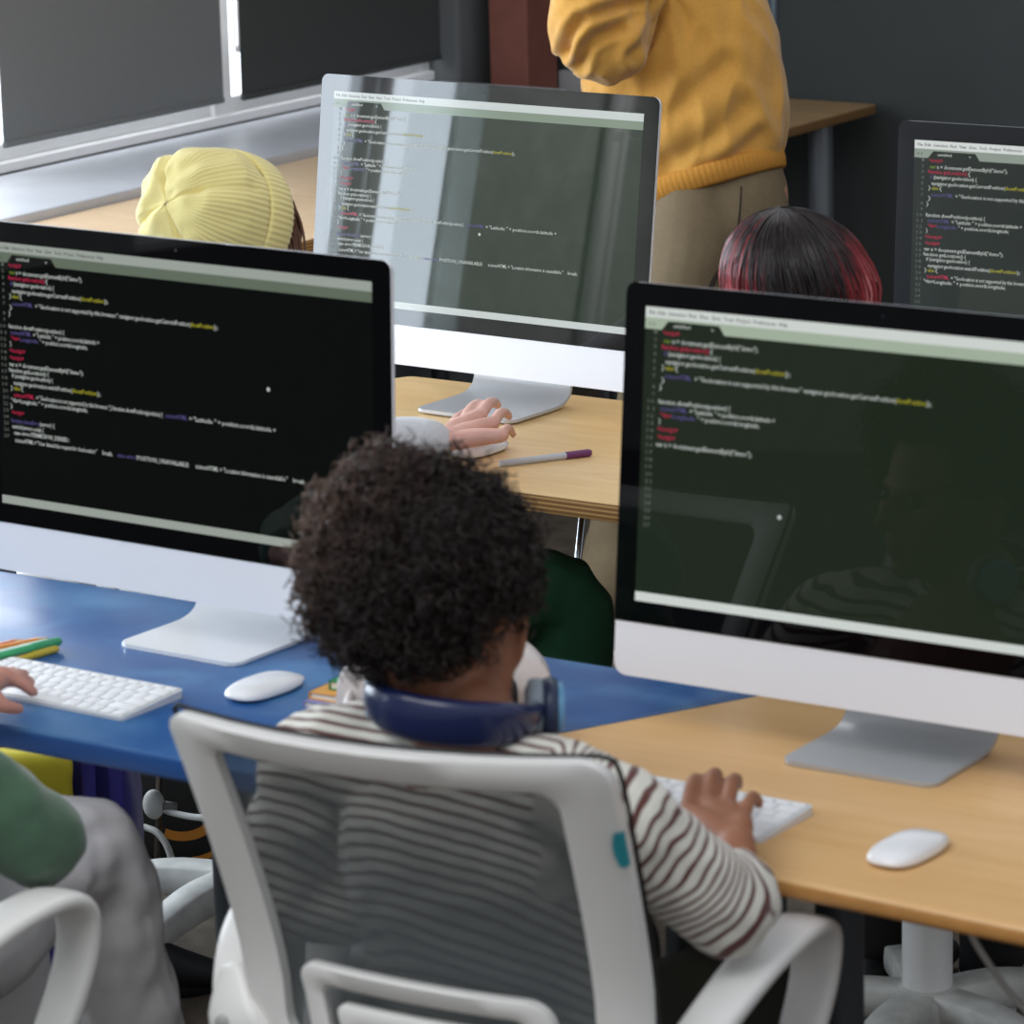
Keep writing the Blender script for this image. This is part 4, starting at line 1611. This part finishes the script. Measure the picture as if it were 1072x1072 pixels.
def simple_person(root, sk, hc, hf, hup, neck, shoulders, elbows, wrists, pelvis, knees, ankles, hand_dirs, hs, top_m, leg_m, shoe_m, top_name='sweater', leg_name='trousers', tr=1., voxel=.006, amp=.006, sleeve=1., hands=None, toe=(0, .12, 0), shoes=(0, 1)):
    """whole body, clothes and shoes from joints; returns the body"""
    o = np.array(root.location)
    HP, EY, q = head_parts(hc, hf, hup, hs)
    B = list(HP)
    che = (shoulders[0] + shoulders[1]) / 2 + np.array([0, 0, -.06])
    up = q(0, -.02, -.05)
    B.append(limb([np.array(up), (np.array(up) + neck) / 2, neck + (0, 0, -.02)], [.046 * tr, .044 * tr, .05 * tr]))
    B.append(limb([neck + (0, 0, -.02), che, pelvis], [(.06 * tr, .05 * tr), (.11 * tr, .075 * tr), (.11 * tr, .08 * tr)], 18, 6, shoulders[1] - shoulders[0]))
    hips = [pelvis + U(shoulders[i] - shoulders[1 - i]) * .075 * tr for i in (0, 1)]
    for i in (0, 1):
        B += [limb([che * .4 + shoulders[i] * .6, shoulders[i], elbows[i]], [.04 * tr, .041 * tr, .031 * tr]), limb([elbows[i], elbows[i] * .4 + wrists[i] * .6, wrists[i]], [.031 * tr, .027 * tr, .0195 * tr])]
        B += [limb([hips[i], knees[i]], [.06 * tr, .045 * tr]), limb([knees[i], knees[i] * .6 + ankles[i] * .4, ankles[i]], [.042 * tr, .042 * tr, .029 * tr])]
        if hands and hands[i] is not None:
            B += hands[i]
        else:
            hp_, *_ = hand_auto(wrists[i], hand_dirs[i][0], hand_dirs[i][1], .14 * tr)
            B += hp_
    A, Fo, N = remesh(B, voxel if hands is None else .0045, 3)
    body = pmesh('body', A, Fo, sk, root)
    eyes_mesh([e - o for e in EY], hs, root)
    S = [tube([neck + (0, 0, -.02), (shoulders[0] + shoulders[1]) / 2 + (0, 0, .015), che + (0, 0, -.03), (che + pelvis) / 2, pelvis + (0, 0, .01)],
              [(.06 * tr, .052 * tr), (.11 * tr, .068 * tr), (.15 * tr, .10 * tr), (.148 * tr, .105 * tr), (.152 * tr, .112 * tr)], 22, 6, shoulders[1] - shoulders[0])]
    for i in (0, 1):
        c = wrists[i] * .88 + elbows[i] * .12
        S.append(tube([(shoulders[0] + shoulders[1]) / 2 + (0, 0, .01), shoulders[i], shoulders[i] * .5 + elbows[i] * .5, elbows[i], elbows[i] * .5 + c * .5, c],
                      [.05 * tr, .057 * tr, .055 * tr * sleeve, .053 * tr * sleeve, .048 * tr * sleeve, .036 * tr * sleeve], 16, 6))
    A, Fo, N = remesh(S, voxel, 4)
    pmesh(top_name, wrinkle(A, N, amp, 14, 7.), Fo, top_m, root)
    L = [tube([pelvis + (0, 0, .03), pelvis + (0, 0, -.03)], [(.15 * tr, .115 * tr)] * 2, 18, 4, shoulders[1] - shoulders[0])]
    for h_, k_, a_ in zip(hips, knees, ankles):
        L.append(tube([h_, (h_ + k_) / 2, k_, k_ * .6 + a_ * .4, a_ + (0, 0, .03)], [.086 * tr, .08 * tr, .07 * tr, .066 * tr, .056 * tr], 16, 6))
    A, Fo, N = remesh(L, voxel, 4)
    pmesh(leg_name, wrinkle(A, N, amp * 1.2, 13, 2.), Fo, leg_m, root)
    for a_ in [ankles[i] for i in shoes]:
        shoe('shoe', np.array([a_[0] - o[0], a_[1] - o[1], a_[2]]), np.array([a_[0] - o[0], a_[1] - o[1], 0]) + np.array(toe), shoe_m, root, s=tr * 1.0)
    return body, q


# ---------- child in green at the lower left edge
kr = (-2.875, 2.82, 0)
kid = thing('person', 'child in green sweatshirt and pale grey trousers, mostly cut off by the left edge', 'person', kr)
pel = np.array([-2.86, 2.84, .54])
sh = [np.array([-3.04, 2.86, .89]), np.array([-2.70, 2.84, .885])]
el = [np.array([-3.22, 3.02, .76]), np.array(at(40, 880, 1, 2.97))]
wr = [np.array([-3.075, 3.235, .787]), np.array([-2.84, 3.10, .70])]
kn = [np.array([-2.99, 3.30, .585]), np.array(at(84, 893, 1, 3.28))]
an = [np.array([-3.02, 3.36, .085]), np.array(at(128, 1045, 1, 3.34))]
an[1] = kn[1] + (an[1] - kn[1]) / (kn[1][2] - an[1][2]) * (kn[1][2] - .085)
LK = [atz(*p, .790) for p in ((4, 708), (-3, 714), (-9, 719), (-15, 724))]
LT = [atz(*p, .768) for p in ((35, 725), (32, 714), (26, 706), (14, 702))]
lth = [atz(-14, 728, .785), atz(0, 738, .778), atz(19, 742, .769)]
LH = hand_parts(wr[0], LK, LT, lth, .004, .0086, .0145)
RH, *_ = hand_auto(wr[1], (-.6, .75, -.1), (-.7, -.6, 0), .14)
simple_person(kid, skin('fair_skin', 'c99180'), np.array([-2.87, 2.87, 1.09]), U((-.1, .95, -.2)), (0, 0, 1), np.array([-2.87, 2.84, .955]), sh, el, wr, pel, kn, an, None, .97,
              mat('green_fleece', '415f48', .95, noise_amt=.06, noise_scale=60, sheen=.3, bump=.2, bump_scale=400), mat('pale_grey_cotton', 'd6d3d3', .9, bump=.15, bump_scale=300), mat('tan_shoe', '8a6a50', .8), 'sweatshirt', amp=.008, hands=[LH, RH], sleeve=.98)
hd = [ell((kid_c := np.array([0.005, .045, 1.12])), (.083, 0, 0), (0, .10, 0), (0, 0, .09), 24, 16)]
A, Fo, N = remesh([ell(np.array([.005, .035, 1.125]), (.082, 0, 0), (0, .092, 0), (0, 0, .085), 24, 16)], .007, 2)
mesh('short_hair', wrinkle(A, N, .006, 40), Fo, mat('brown_hair', '4a3426', .6), kid)

# ---------- child in the yellow beanie at the middle computer
hatc = atd(219, 226, 5.42)
hax = U((-.06, -.93, .33))
bk = (-3.43, 4.25, 0)
bean = thing('person', 'child in yellow knitted beanie and dark green trousers at the middle computer', 'person', bk)
hf_ = U((.12, .95, .22))
hc2 = hatc - hax * .035 + np.array([0, .02, -.01])
pel = np.array([-3.42, 4.33, .54])
sh = [np.array([-3.50, 4.22, .925]), np.array([-3.18, 4.17, .925])]
el = [np.array([-3.60, 4.42, .77]), np.array([-3.32, 4.44, .775])]
wr = [np.array([-3.55, 4.66, .785]), np.array(atz(461, 464, .79))]
kn = [np.array([-3.30, 4.66, .53]), np.array([-3.065, 4.70, .53])]
an = [np.array([-3.28, 4.62, .085]), np.array([-3.06, 4.66, .085])]
RK = [atz(*p, .802) for p in ((484, 442), (503, 435), (516, 443), (525, 456))]
RT = [atz(*p, .783) for p in ((506, 424), (521, 424), (533, 436), (537, 455))]
rth = [atz(474, 452, .785), atz(478, 440, .778), atz(487, 432, .772)]
RHc = hand_parts(wr[1], RK, RT, rth, .010, .0086, .0135)
LHc, *_ = hand_auto(wr[0], (.3, .9, 0), (1, -.2, 0), .14)
simple_person(bean, skin('pink_skin', 'd6a596'), hc2, hf_, (0, -.25, .97), np.array([-3.32, 4.18, 1.0]), sh, el, wr, pel, kn, an, None, .97,
              mat('light_grey_fleece', 'c9c9cc', .95, noise_amt=.08, noise_scale=300, sheen=.3), mat('dark_green_cloth', '124226', .9), mat('black_shoe', '121214', .6), 'sweatshirt', amp=.006, hands=[LHc, RHc], sleeve=1.1)
# beanie
s1 = U(np.cross(hax, (0, 0, 1.)))
s2 = np.cross(hax, s1)
V, Fc = [], []
nr, na = 46, 432
prof = spline([(0.001, .098, 0), (.03, .099, 0), (.058, .090, 0), (.083, .066, 0), (.0985, .028, 0), (.1025, -.012, 0), (.1015, -.030, 0)], 5)
cuff = [(.0995, -.031), (.104, -.029), (.1065, -.034), (.107, -.05), (.1065, -.07), (.105, -.085), (.1015, -.089), (.098, -.083)]
rows = [(p[0], p[1], 0) for p in prof] + [(a, b, 1) for a, b in cuff]
for k, (r, h, cf) in enumerate(rows):
    for j in range(na):
        a = 2 * math.pi * j / na
        rib = .0016 * (1 + math.cos(a * 72)) * .5 * min(1, r / .05)
        rr = r + rib
        hh = h
        if not cf:
            near = max(0, 1 - r / .11)
            seam = sum(math.exp(-((math.atan2(math.sin(a - q), math.cos(a - q))) / .10) ** 2) for q in (.5, 2.1, 3.6, 5.2))
            hh -= .010 * seam * (1 - abs(r / .055 - 1)) * (r < .11) + .004 * math.sin(a * 3 + 1) * (r / .1)
            rr -= .004 * seam * (r / .1) * (h > 0)
            rr += .005 * noise.noise(Vector((math.cos(a) * 1.6, math.sin(a) * 1.6, h * 22)))
            hh += .010 * noise.noise(Vector((math.cos(a) * r * 34, math.sin(a) * r * 34, 4))) * (r < .1)
        V.append(tuple(hatc + (s1 * math.cos(a) + s2 * math.sin(a)) * rr * .935 + hax * (hh * .875 + .008) - np.array(bk)))
for k in range(len(rows) - 1):
    for j in range(na):
        q = (j + 1) % na
        Fc.append((k * na + j, k * na + q, (k + 1) * na + q, (k + 1) * na + j))
Fc.append(tuple(range(na)))
beanie = mesh('beanie', V, Fc, mat('yellow_knit', 'eddd92', .95, sheen=.4, bump=.2, bump_scale=900), bean)
# hair below the beanie's edge
HV, HF = [], []
for i in range(260):
    a = RNG.random() * 2 * math.pi
    dirn = s1 * math.cos(a) + s2 * math.sin(a)
    if dirn @ np.array([0, 0, -1.]) < -.6:
        continue
    p0 = hatc + dirn * (.086 + .006 * RNG.random()) - hax * .05
    pts = [p0, p0 - hax * .025 + dirn * .002, p0 - hax * .034 + np.array([0, 0, -.04]) + RNG.normal(size=3) * .004, p0 - hax * .03 + np.array([0, 0, -.10]) + RNG.normal(size=3) * .008]
    v, f = tube([np.array(p) - np.array(bk) for p in pts], [.0022, .0022, .002, .001], 5, 3, cap=None)
    b = len(HV)
    HV += v
    HF += [tuple(x + b for x in q) for q in f]
mesh('brown_hair', HV, HF, mat('chestnut_hair', '6a4a38', .5), bean)

# ---------- red-haired child at the right
rc = atd(848, 313, 5.02)
rk = (rc[0] + .0, rc[1] - .02, 0)
red = thing('person', 'child with black and red dyed hair, only the crown showing above the right monitor', 'person', tuple(map(float, rk)))
pel = np.array([rk[0] + .02, rk[1] + .04, .54])
nk = np.array([rc[0], rc[1] - .02, rc[2] - .145])
sh = [nk + np.array([-.165, 0, -.06]), nk + np.array([.165, .02, -.06])]
el = [np.array([sh[0][0] - .04, sh[0][1] + .12, .78]), np.array([sh[1][0] + .04, sh[1][1] + .12, .78])]
wr = [np.array([-2.50, 4.63, .785]), np.array([-2.22, 4.63, .785])]
kn = [pel + np.array([-.10, .36, -.03]), pel + np.array([.12, .36, -.03])]
an = [np.array([kn[0][0], kn[0][1] - .02, .085]), np.array([-2.325, 4.685, .10])]
simple_person(red, skin('light_skin', 'd8ad98'), rc, U((.1, .95, -.15)), (0, 0, 1), nk, sh, el, wr, pel, kn, an, [((.2, .9, 0), (1, 0, 0)), ((-.1, .95, 0), (-1, 0, 0))], .97,
              mat('black_hoodie', '1b1b20', .95), mat('dark_denim', '1d1a18', .9), mat('black_shoe', '121214', .6), 'hoodie', voxel=.008, shoes=(0,))
rcr = rc + np.array([-.01, -.005, .012])
A, Fo, N = remesh([ell(rcr, (.094, 0, 0), (0, .102, 0), (0, 0, .100), 30, 20)], .008, 1)
M_red = attr_ramp('dyed_hair', 'tone', [(0., '14100f'), (.42, '2a1516'), (.62, '7a2328'), (.82, 'a53438'), (1., 'd98a8a')], .38, spec=.5)
cr_ = CR[0]
tow = -CR[2]


def red_tone(p):
    d = U(np.array(p) - rcr)
    x = d @ cr_
    z = d[2]
    t_ = .12
    if x > .12:
        t_ = .12 + min(.62, (x - .12) * .95) * (1.1 - .4 * z)
    if x < -.35:
        t_ = .12 + min(.62, (-x - .35) * 1.5) * (1.1 - .8 * z)  # red dye at left; its low pink is gloss painted in
    return t_


hm = pmesh('dyed_hair', A, Fo, M_red, red, {'tone': [red_tone(p) for p in A]})
HV, HF, HT = [], [], []
part = rcr + cr_ * -.022 + tow * .02
for i in range(2200):
    a = RNG.random() * 2 * math.pi
    base = len(HV)
    hz = U(np.array([math.cos(a), math.sin(a), 0]))
    if hz @ np.array([0, 1., 0]) > .75 and RNG.random() < .8:
        continue
    off = .006 * RNG.random() + .001
    wob = RNG.normal() * .10
    pts = []
    for k in range(9):
        el_ = math.radians(86 - k * 17)
        d = hz * math.cos(el_) + np.array([0, 0, 1.]) * math.sin(el_)
        b2 = np.cross(hz, (0, 0, 1.))
        if el_ < math.radians(-20):
            d = hz * (math.cos(math.radians(-20)) - .0 * k) + np.array([0, 0, -.34 - .22 * (k - 6)])
        p = rcr + np.array([.094, .102, .100]) * d + d * off + b2 * wob * .02 * k + (cr_ * -.022 + tow * .01) * max(0, math.sin(el_))
        pts.append(p)
    P = spline(pts, 3)
    T, A_, B_ = frames(P)
    jit = RNG.normal() * .15 - .03
    for k in range(len(P)):
        for q in range(3):
            t_ = q * 2.094
            HV.append(P[k] + (A_[k] * math.cos(t_) + B_[k] * math.sin(t_)) * .0013 - np.array(rk) + RNG.normal(size=3) * .0003)
            HT.append(max(0, min(1, red_tone(P[k]) + jit)))
    for k in range(len(P) - 1):
        for q in range(3):
            w_ = (q + 1) % 3
            HF.append((base + k * 3 + q, base + k * 3 + w_, base + (k + 1) * 3 + w_, base + (k + 1) * 3 + q))
mesh('hair_strands', HV, HF, M_red, hm, True, {'tone': HT})

# ---------- standing grown-up in the mustard sweater
mr_ = (-3.75, 6.22, 0)
man = thing('person', 'standing person in mustard yellow sweater and khaki trousers behind the middle computer', 'person', mr_)
D0 = 7.5


def md(x, y, d=D0):
    return atd(x, y, d)


M_must = mat('mustard_knit', 'cd9640', .92, noise_amt=.05, noise_scale=160, sheen=.35, bump=.2, bump_scale=700)
M_khaki = mat('khaki_cotton', '78684f', .9, noise_amt=.05, noise_scale=90, bump=.15, bump_scale=400)
SKm = skin('man_skin', 'c08e74')
fL = np.array([-3.845, 6.063, .085])
fR = np.array([-3.60, 6.16, .085])
faceM = U((-.92, .3, -.1))
hcm = md(690, -345, 7.45)
shm = [md(640, -190, 7.35), md(775, -185, 7.62)]
elm = [md(628, 36, 7.32), md(745, -20, 7.75)]
wrm = [md(607, -95, 7.25), md(655, -70, 7.55)]
HPm, EYm, qm = head_parts(hcm, faceM, (0, 0, 1), 1.08)
pelm = md(752, 215)
chm = md(705, -90)
knm = [md(690, 400, 7.46), md(775, 410, 7.62)]
B = list(HPm)
B += [limb([qm(0, -.02, -.05), qm(0, -.025, -.12), md(700, -215)], [.055, .056, .065])]
B += [limb([md(700, -215), chm, md(722, 90), pelm], [(.08, .06), (.15, .095), (.14, .09), (.14, .10)], 18, 6, CR[0])]
hpm = [pelm + CR[0] * -.075 + (0, 0, -.02), pelm + CR[0] * .07 + (0, 0, -.02)]
for i in (0, 1):
    B += [limb([chm * .4 + shm[i] * .6, shm[i], elm[i]], [.05, .052, .040]), limb([elm[i], elm[i] * .4 + wrm[i] * .6, wrm[i]], [.040, .036, .026])]
    B += [limb([[hpm[0], md(716, 280, 7.44), knm[0], md(655, 560, 7.48), fL], [hpm[1], md(789, 285, 7.58), knm[1], fR]][i], [[.06, .058, .05, .042, .036], [.06, .058, .048, .036]][i])]
    hh, *_ = hand_auto(wrm[i], ((-.3, .1, 1), (-.9, .2, .3))[i], ((.8, .5, 0), (0, 0, 1))[i], .18)
    B += hh
A, Fo, N = remesh(B, .008, 3)
pmesh('body', A, Fo, SKm, man)
eyes_mesh([e - np.array(mr_) for e in EYm], 1.08, man)
A, Fo, N = remesh([ell(qm(0, -.014, .03), np.array([.085, 0, 0]), np.array([0, .098, 0]), np.array([0, 0, .088]))], .01, 2)
pmesh('short_hair', wrinkle(A, N, .006, 30), Fo, mat('brown_hair', '4a3426', .6), man)
px_ = .001853
S = [tube([md(700, -210), md(702, -130), md(703, -60), md(705, 0), md(713, 60), md(722, 118), md(730, 160), md(736, 186)],
          [(.075, .065), (.17, .11), (.178, .13), (.178, .135), (.194, .145), (.192, .15), (.172, .135), (.150, .115)], 30, 6, CR[0], cap=None),
     tube([md(730, -190, 7.45), md(672, -150, 7.36), md(664, -60, 7.34), md(640, 20, 7.31), md(626, 42, 7.29), md(612, 5, 7.26), md(607, -80, 7.25)], [.07, .07, .072, .080, .080, .066, .045], 20, 6),
     tube([md(730, -190, 7.5), shm[1], elm[1], wrm[1] * .85 + elm[1] * .15], [.07, .075, .06, .045], 18, 6)]
A, Fo, N = remesh(S, .006, 4)
A = wrinkle(A, N, .008, 7, 3.)
A = wrinkle(A, N, .006, 13, 9., (1, 1, .45), True)
# pulled folds around the bent elbow and above the hem
elb = md(640, 30, 7.31)
for i in range(len(A)):
    p = A[i]
    d = np.linalg.norm(p - elb)
    if d < .2:
        ang = math.atan2((p - md(700, -20, 7.3)) @ -CR[1], (p - md(700, -20, 7.3)) @ CR[0])
        A[i] += N[i] * .013 * math.sin(ang * 9 + d * 10) * (1 - d / .2)
    zz = (p - md(720, 130)) @ CR[1]
    if abs(zz) < .12:
        A[i] += N[i] * .007 * noise.noise(Vector((p @ CR[0] * 10 + zz * 9, zz * 8, 2))) * (1 - abs(zz) / .12)
CREASES = [([(592, 54), (598, 34), (608, 20), (632, 11), (662, 2)], .012, 5), ([(609, 68), (614, 50), (626, 38), (650, 30)], .009, 5), ([(684, 4), (684, 26), (676, 46), (662, 58)], .011, 6),
           ([(700, 118), (716, 104), (738, 84), (760, 66)], .006, 9), ([(700, 170), (725, 158), (752, 138), (778, 112)], .007, 10), ([(735, 182), (765, 168), (795, 142)], .006, 8)]
for i in range(len(A)):
    q_ = CR @ (A[i] - CO)
    if (CR @ N[i])[2] > 0:
        continue
    uv = np.array([536 + F * q_[0] / q_[2], 536 + F * q_[1] / q_[2]])
    if uv[1] < -30:
        continue
    for pl_, dep, wd_ in CREASES:
        if pl_[0][0] < 690 and q_[2] > 7.42:
            continue
        dd = min(np.linalg.norm(uv - (np.array(a) + (np.array(b) - np.array(a)) * max(0, min(1, (uv - np.array(a)) @ (np.array(b) - np.array(a)) / np.sum((np.array(b) - np.array(a)) ** 2))))) for a, b in zip(pl_[:-1], pl_[1:]))
        if dd < wd_ * 4:
            A[i] += N[i] * dep * (.6 * math.exp(-((dd - wd_ * 2) / wd_) ** 2) - math.exp(-(dd / wd_) ** 2))
pmesh('sweater', A, Fo, M_must, man)
# ribbed hem
V, Fc = [], []
c0, c1 = md(734, 179), md(740, 199)
axh = U(c1 - c0)
sa = U(CR[0] - axh * (CR[0] @ axh))
sb = np.cross(axh, sa)
nh = 360
prof = [(.150, .122, -.006), (.164, .136, .002), (.164, .136, .02), (.161, .132, .036), (.156, .126, .041), (.146, .114, .036)]
for ra, rb, h in prof:
    for j in range(nh):
        t_ = 2 * math.pi * j / nh
        k = 1 + .006 * math.cos(t_ * 90)
        V.append(c0 + axh * h + (sa * math.cos(t_) * ra + sb * math.sin(t_) * rb) * k - np.array(mr_))
for i in range(len(prof) - 1):
    for j in range(nh):
        q = (j + 1) % nh
        Fc.append((i * nh + j, i * nh + q, (i + 1) * nh + q, (i + 1) * nh + j))
mesh('ribbed_hem', V, Fc, mat('mustard_rib', 'bd8332', .95), man)
L = [tube([md(737, 160), md(750, 195), md(752, 232)], [(.128, .10), (.136, .112), (.140, .112)], 24, 5, CR[0]),
     tube([md(722, 205, 7.46), md(716, 280, 7.44), knm[0], md(655, 560, 7.48), fL + (0, 0, .03)], [.088, .086, .078, .072, .068], 18, 6),
     tube([md(783, 205, 7.55), md(789, 285, 7.58), knm[1], fR + (0, 0, .03)], [.080, .083, .074, .066], 18, 6)]
A, Fo, N = remesh(L, .008, 4)
tro = pmesh('trousers', wrinkle(A, N, .006, 8, 4.), Fo, M_khaki, man)
# side seam on the cloth, widening into painted shade between the legs
from mathutils.bvhtree import BVHTree
bv = BVHTree.FromPolygons([tuple(v.co) for v in tro.data.vertices], [tuple(q.vertices) for q in tro.data.polygons])
sp_ = []
for x, y in ((776, 196), (775, 215), (773, 235), (770, 250), (762, 268), (752, 284), (744, 300), (736, 330), (728, 380)):
    d_ = CR.T @ np.array([(x - 536) / F, (y - 536) / F, 1.])
    hit = bv.ray_cast(Vector(CO - np.array(mr_)), Vector(d_).normalized())
    if hit[0] is not None:
        sp_.append(tuple(hit[0] + hit[1] * .0005))
if len(sp_) > 3:
    mesh('seam_and_gap_shade', *tube(sp_, [.0018, .0018, .0019, .002, .003, .0045, .006, .007, .008][:len(sp_)] if len(sp_) <= 9 else .002, 6, 4), mat('seam_gap_dark', '2c241d', .9), tro)
for a_ in (fL, fR):
    shoe('shoe', np.array([a_[0] - mr_[0], a_[1] - mr_[1], .085]), np.array([a_[0] - mr_[0] - .12, a_[1] - mr_[1] + .03, 0]), mat('brown_shoe', '3a2a22', .6), man, s=1.25)

# ---------- the red-haired child's black high-top sneaker with a star patch
SM = Matrix.Translation(Vector((-2.324 - rk[0], 4.697 - rk[1], 0))) @ Matrix.Rotation(.45, 4, 'Z')


def sx_(vf):
    return xform(vf, SM)


A, Fo, N = remesh([tube([(-.02, -.02, .05), (-.02, .05, .05), (-.02, .14, .04), (-.02, .19, .032)], [(.038, .045), (.04, .045), (.045, .034), (.036, .024)], 14, 4, side=(1, 0, 0)), tube([(-.02, -.01, .05), (-.02, -.02, .12), (-.02, -.03, .165)], [(.040, .05), (.040, .048), (.042, .05)], 14, 4, side=(1, 0, 0))], .006, 3)
sn = mesh('sneaker', *sx_((A, Fo)), mat('black_canvas', '121214', .85), red)
mesh('rubber_sole', *sx_(prism([(x - .02, y) for x, y in fillet([(-.038, -.065), (.038, -.065), (.046, .21), (-.046, .21)], [.03, .03, .045, .045], 6)], 0, .03, .003, 2)), mat('white_sole', 'd8d6d0', .6), sn)
pc = np.array([.020, -.024, .122])
pn = U((1., -.12, .05))
mesh('ankle_patch', *sx_(lathe([(.024, -.006), (.024, .002), (.022, .0028)], 24, pc, pn)), mat('white_patch', 'cfcfd6', .6), sn)
a1_ = U(np.cross(pn, (0, 0, 1.)))
a2_ = np.cross(a1_, pn)
sv = [tuple(pc + pn * .0034 + (a1_ * math.sin(k * math.pi / 5) + a2_ * math.cos(k * math.pi / 5)) * (.015 if k % 2 == 0 else .006)) for k in range(10)] + [tuple(pc + pn * .0034)]
mesh('star', *sx_((sv, [(k, (k + 1) % 10, 10) for k in range(10)])), mat('navy_print', '20264c', .6), sn, False)
mesh('laces', *sx_(join([tube([(-.045, .03 + .022 * k, .098 - .012 * k), (-.02, .034 + .022 * k, .106 - .012 * k), (.005, .03 + .022 * k, .098 - .012 * k)], [.003] * 3, 6, 3) for k in range(4)])), mat('white_lace', 'dcdcd8', .7), sn)

# ---------- a black shoe lying on the floor behind the child in green
bs = thing('shoe', 'black shoe on the floor beside the pale grey trouser leg at lower left', 'shoe', (-3.43, 4.19, 0))
q_ = shoe('upper', np.array([-.07, -.04, .085]), np.array([.05, .04, 0]), mat('black_shoe', '121214', .6), bs, mat('black_sole', '0c0c0d', .6), .8)

# ------------------------------------------------------------------ light
w = bpy.data.worlds.new('world')
w.use_nodes = True
bg = w.node_tree.nodes['Background']
tcw = w.node_tree.nodes.new('ShaderNodeTexCoord')
spx = w.node_tree.nodes.new('ShaderNodeSeparateXYZ')
w.node_tree.links.new(tcw.outputs['Generated'], spx.inputs[0])
rw = w.node_tree.nodes.new('ShaderNodeValToRGB')
rw.color_ramp.elements[0].position = .30
rw.color_ramp.elements[0].color = (.16, .165, .17, 1)
rw.color_ramp.elements[1].position = .62
rw.color_ramp.elements[1].color = (.50, .53, .58, 1)
mrw = w.node_tree.nodes.new('ShaderNodeMapRange')
mrw.inputs['From Min'].default_value = -1
w.node_tree.links.new(spx.outputs['Z'], mrw.inputs['Value'])
w.node_tree.links.new(mrw.outputs['Result'], rw.inputs['Fac'])
# bright overcast sky on the street side of the windows (low over the horizon, towards -x)
_nt = w.node_tree


def _range(sock, a0, a1):
    n = _nt.nodes.new('ShaderNodeMapRange')
    n.inputs['From Min'].default_value = a0
    n.inputs['From Max'].default_value = a1
    _nt.links.new(sock, n.inputs['Value'])
    return n.outputs['Result']


_ab = _nt.nodes.new('ShaderNodeMath')
_ab.operation = 'ABSOLUTE'
_nt.links.new(spx.outputs['Z'], _ab.inputs[0])
_mu = _nt.nodes.new('ShaderNodeMath')
_mu.operation = 'MULTIPLY'
_nt.links.new(_range(spx.outputs['X'], -.40, -.52), _mu.inputs[0])
_nt.links.new(_range(_ab.outputs[0], .34, .26), _mu.inputs[1])
_mx = _nt.nodes.new('ShaderNodeMixRGB')
_nt.links.new(_mu.outputs[0], _mx.inputs['Fac'])
_nt.links.new(rw.outputs['Color'], _mx.inputs['Color1'])
_mx.inputs['Color2'].default_value = (2.6, 2.9, 3.2, 1)
_nt.links.new(_mx.outputs['Color'], bg.inputs['Color'])
bg.inputs['Strength'].default_value = 1.0
scene.world = w


def area(name, loc, rot, sx, sy, power, col):
    l = bpy.data.lights.new(name, 'AREA')
    l.shape = 'RECTANGLE'
    l.size, l.size_y = sx, sy
    l.energy = power
    l.color = col
    o = bpy.data.objects.new(name, l)
    o.location = loc
    o.rotation_euler = rot
    COL.objects.link(o)
    return o


R90 = math.radians(90)
area('daylight_window_2', (WX - .075, 3.87, 1.6), (0, -R90, 0), 1.62, 3.40, 150, (.78, .89, 1.0))
area('daylight_window_1', (WX - .075, 6.95, 1.6), (0, -R90, 0), 1.6, 2.2, 45, (.9, .95, 1.0))
area('daylight_window_3', (WX - .075, -.2, 1.6), (0, -R90, 0), 1.6, 1.8, 45, (.78, .89, 1.0))
# added overhead fills, behind the viewer and over the far tables
area('overhead_fill', (-2.2, 1.2, 3.2), (math.radians(25), 0, 0), 2.5, 1.2, 52, (.97, .985, 1))
area('overhead_fill', (-3.2, 5.6, 3.1), (0, 0, 0), 2.2, 1.2, 14, (1, .99, .97))
sl = bpy.data.lights.new('pier_fill_spot', 'SPOT')  # added spot brightening the plaster pier for the middle screen's reflection
sl.energy = 260
sl.spot_size = math.radians(42)
sl.spot_blend = .6
sl.shadow_soft_size = .08
so = bpy.data.objects.new('pier_fill_spot', sl)
so.location = (-4.2, 1.9, 2.7)
so.rotation_euler = (Vector((-5.6, 1.93, 1.3)) - Vector(so.location)).to_track_quat('-Z', 'Y').to_euler()
COL.objects.link(so)
scene.view_settings.view_transform = 'Standard'
scene.view_settings.look = 'None'
scene.view_settings.exposure = 0
scene.cycles.max_bounces = 6
scene.cycles.transparent_max_bounces = 12
scene.cycles.use_denoising = True
scene.cycles.sample_clamp_indirect = 4
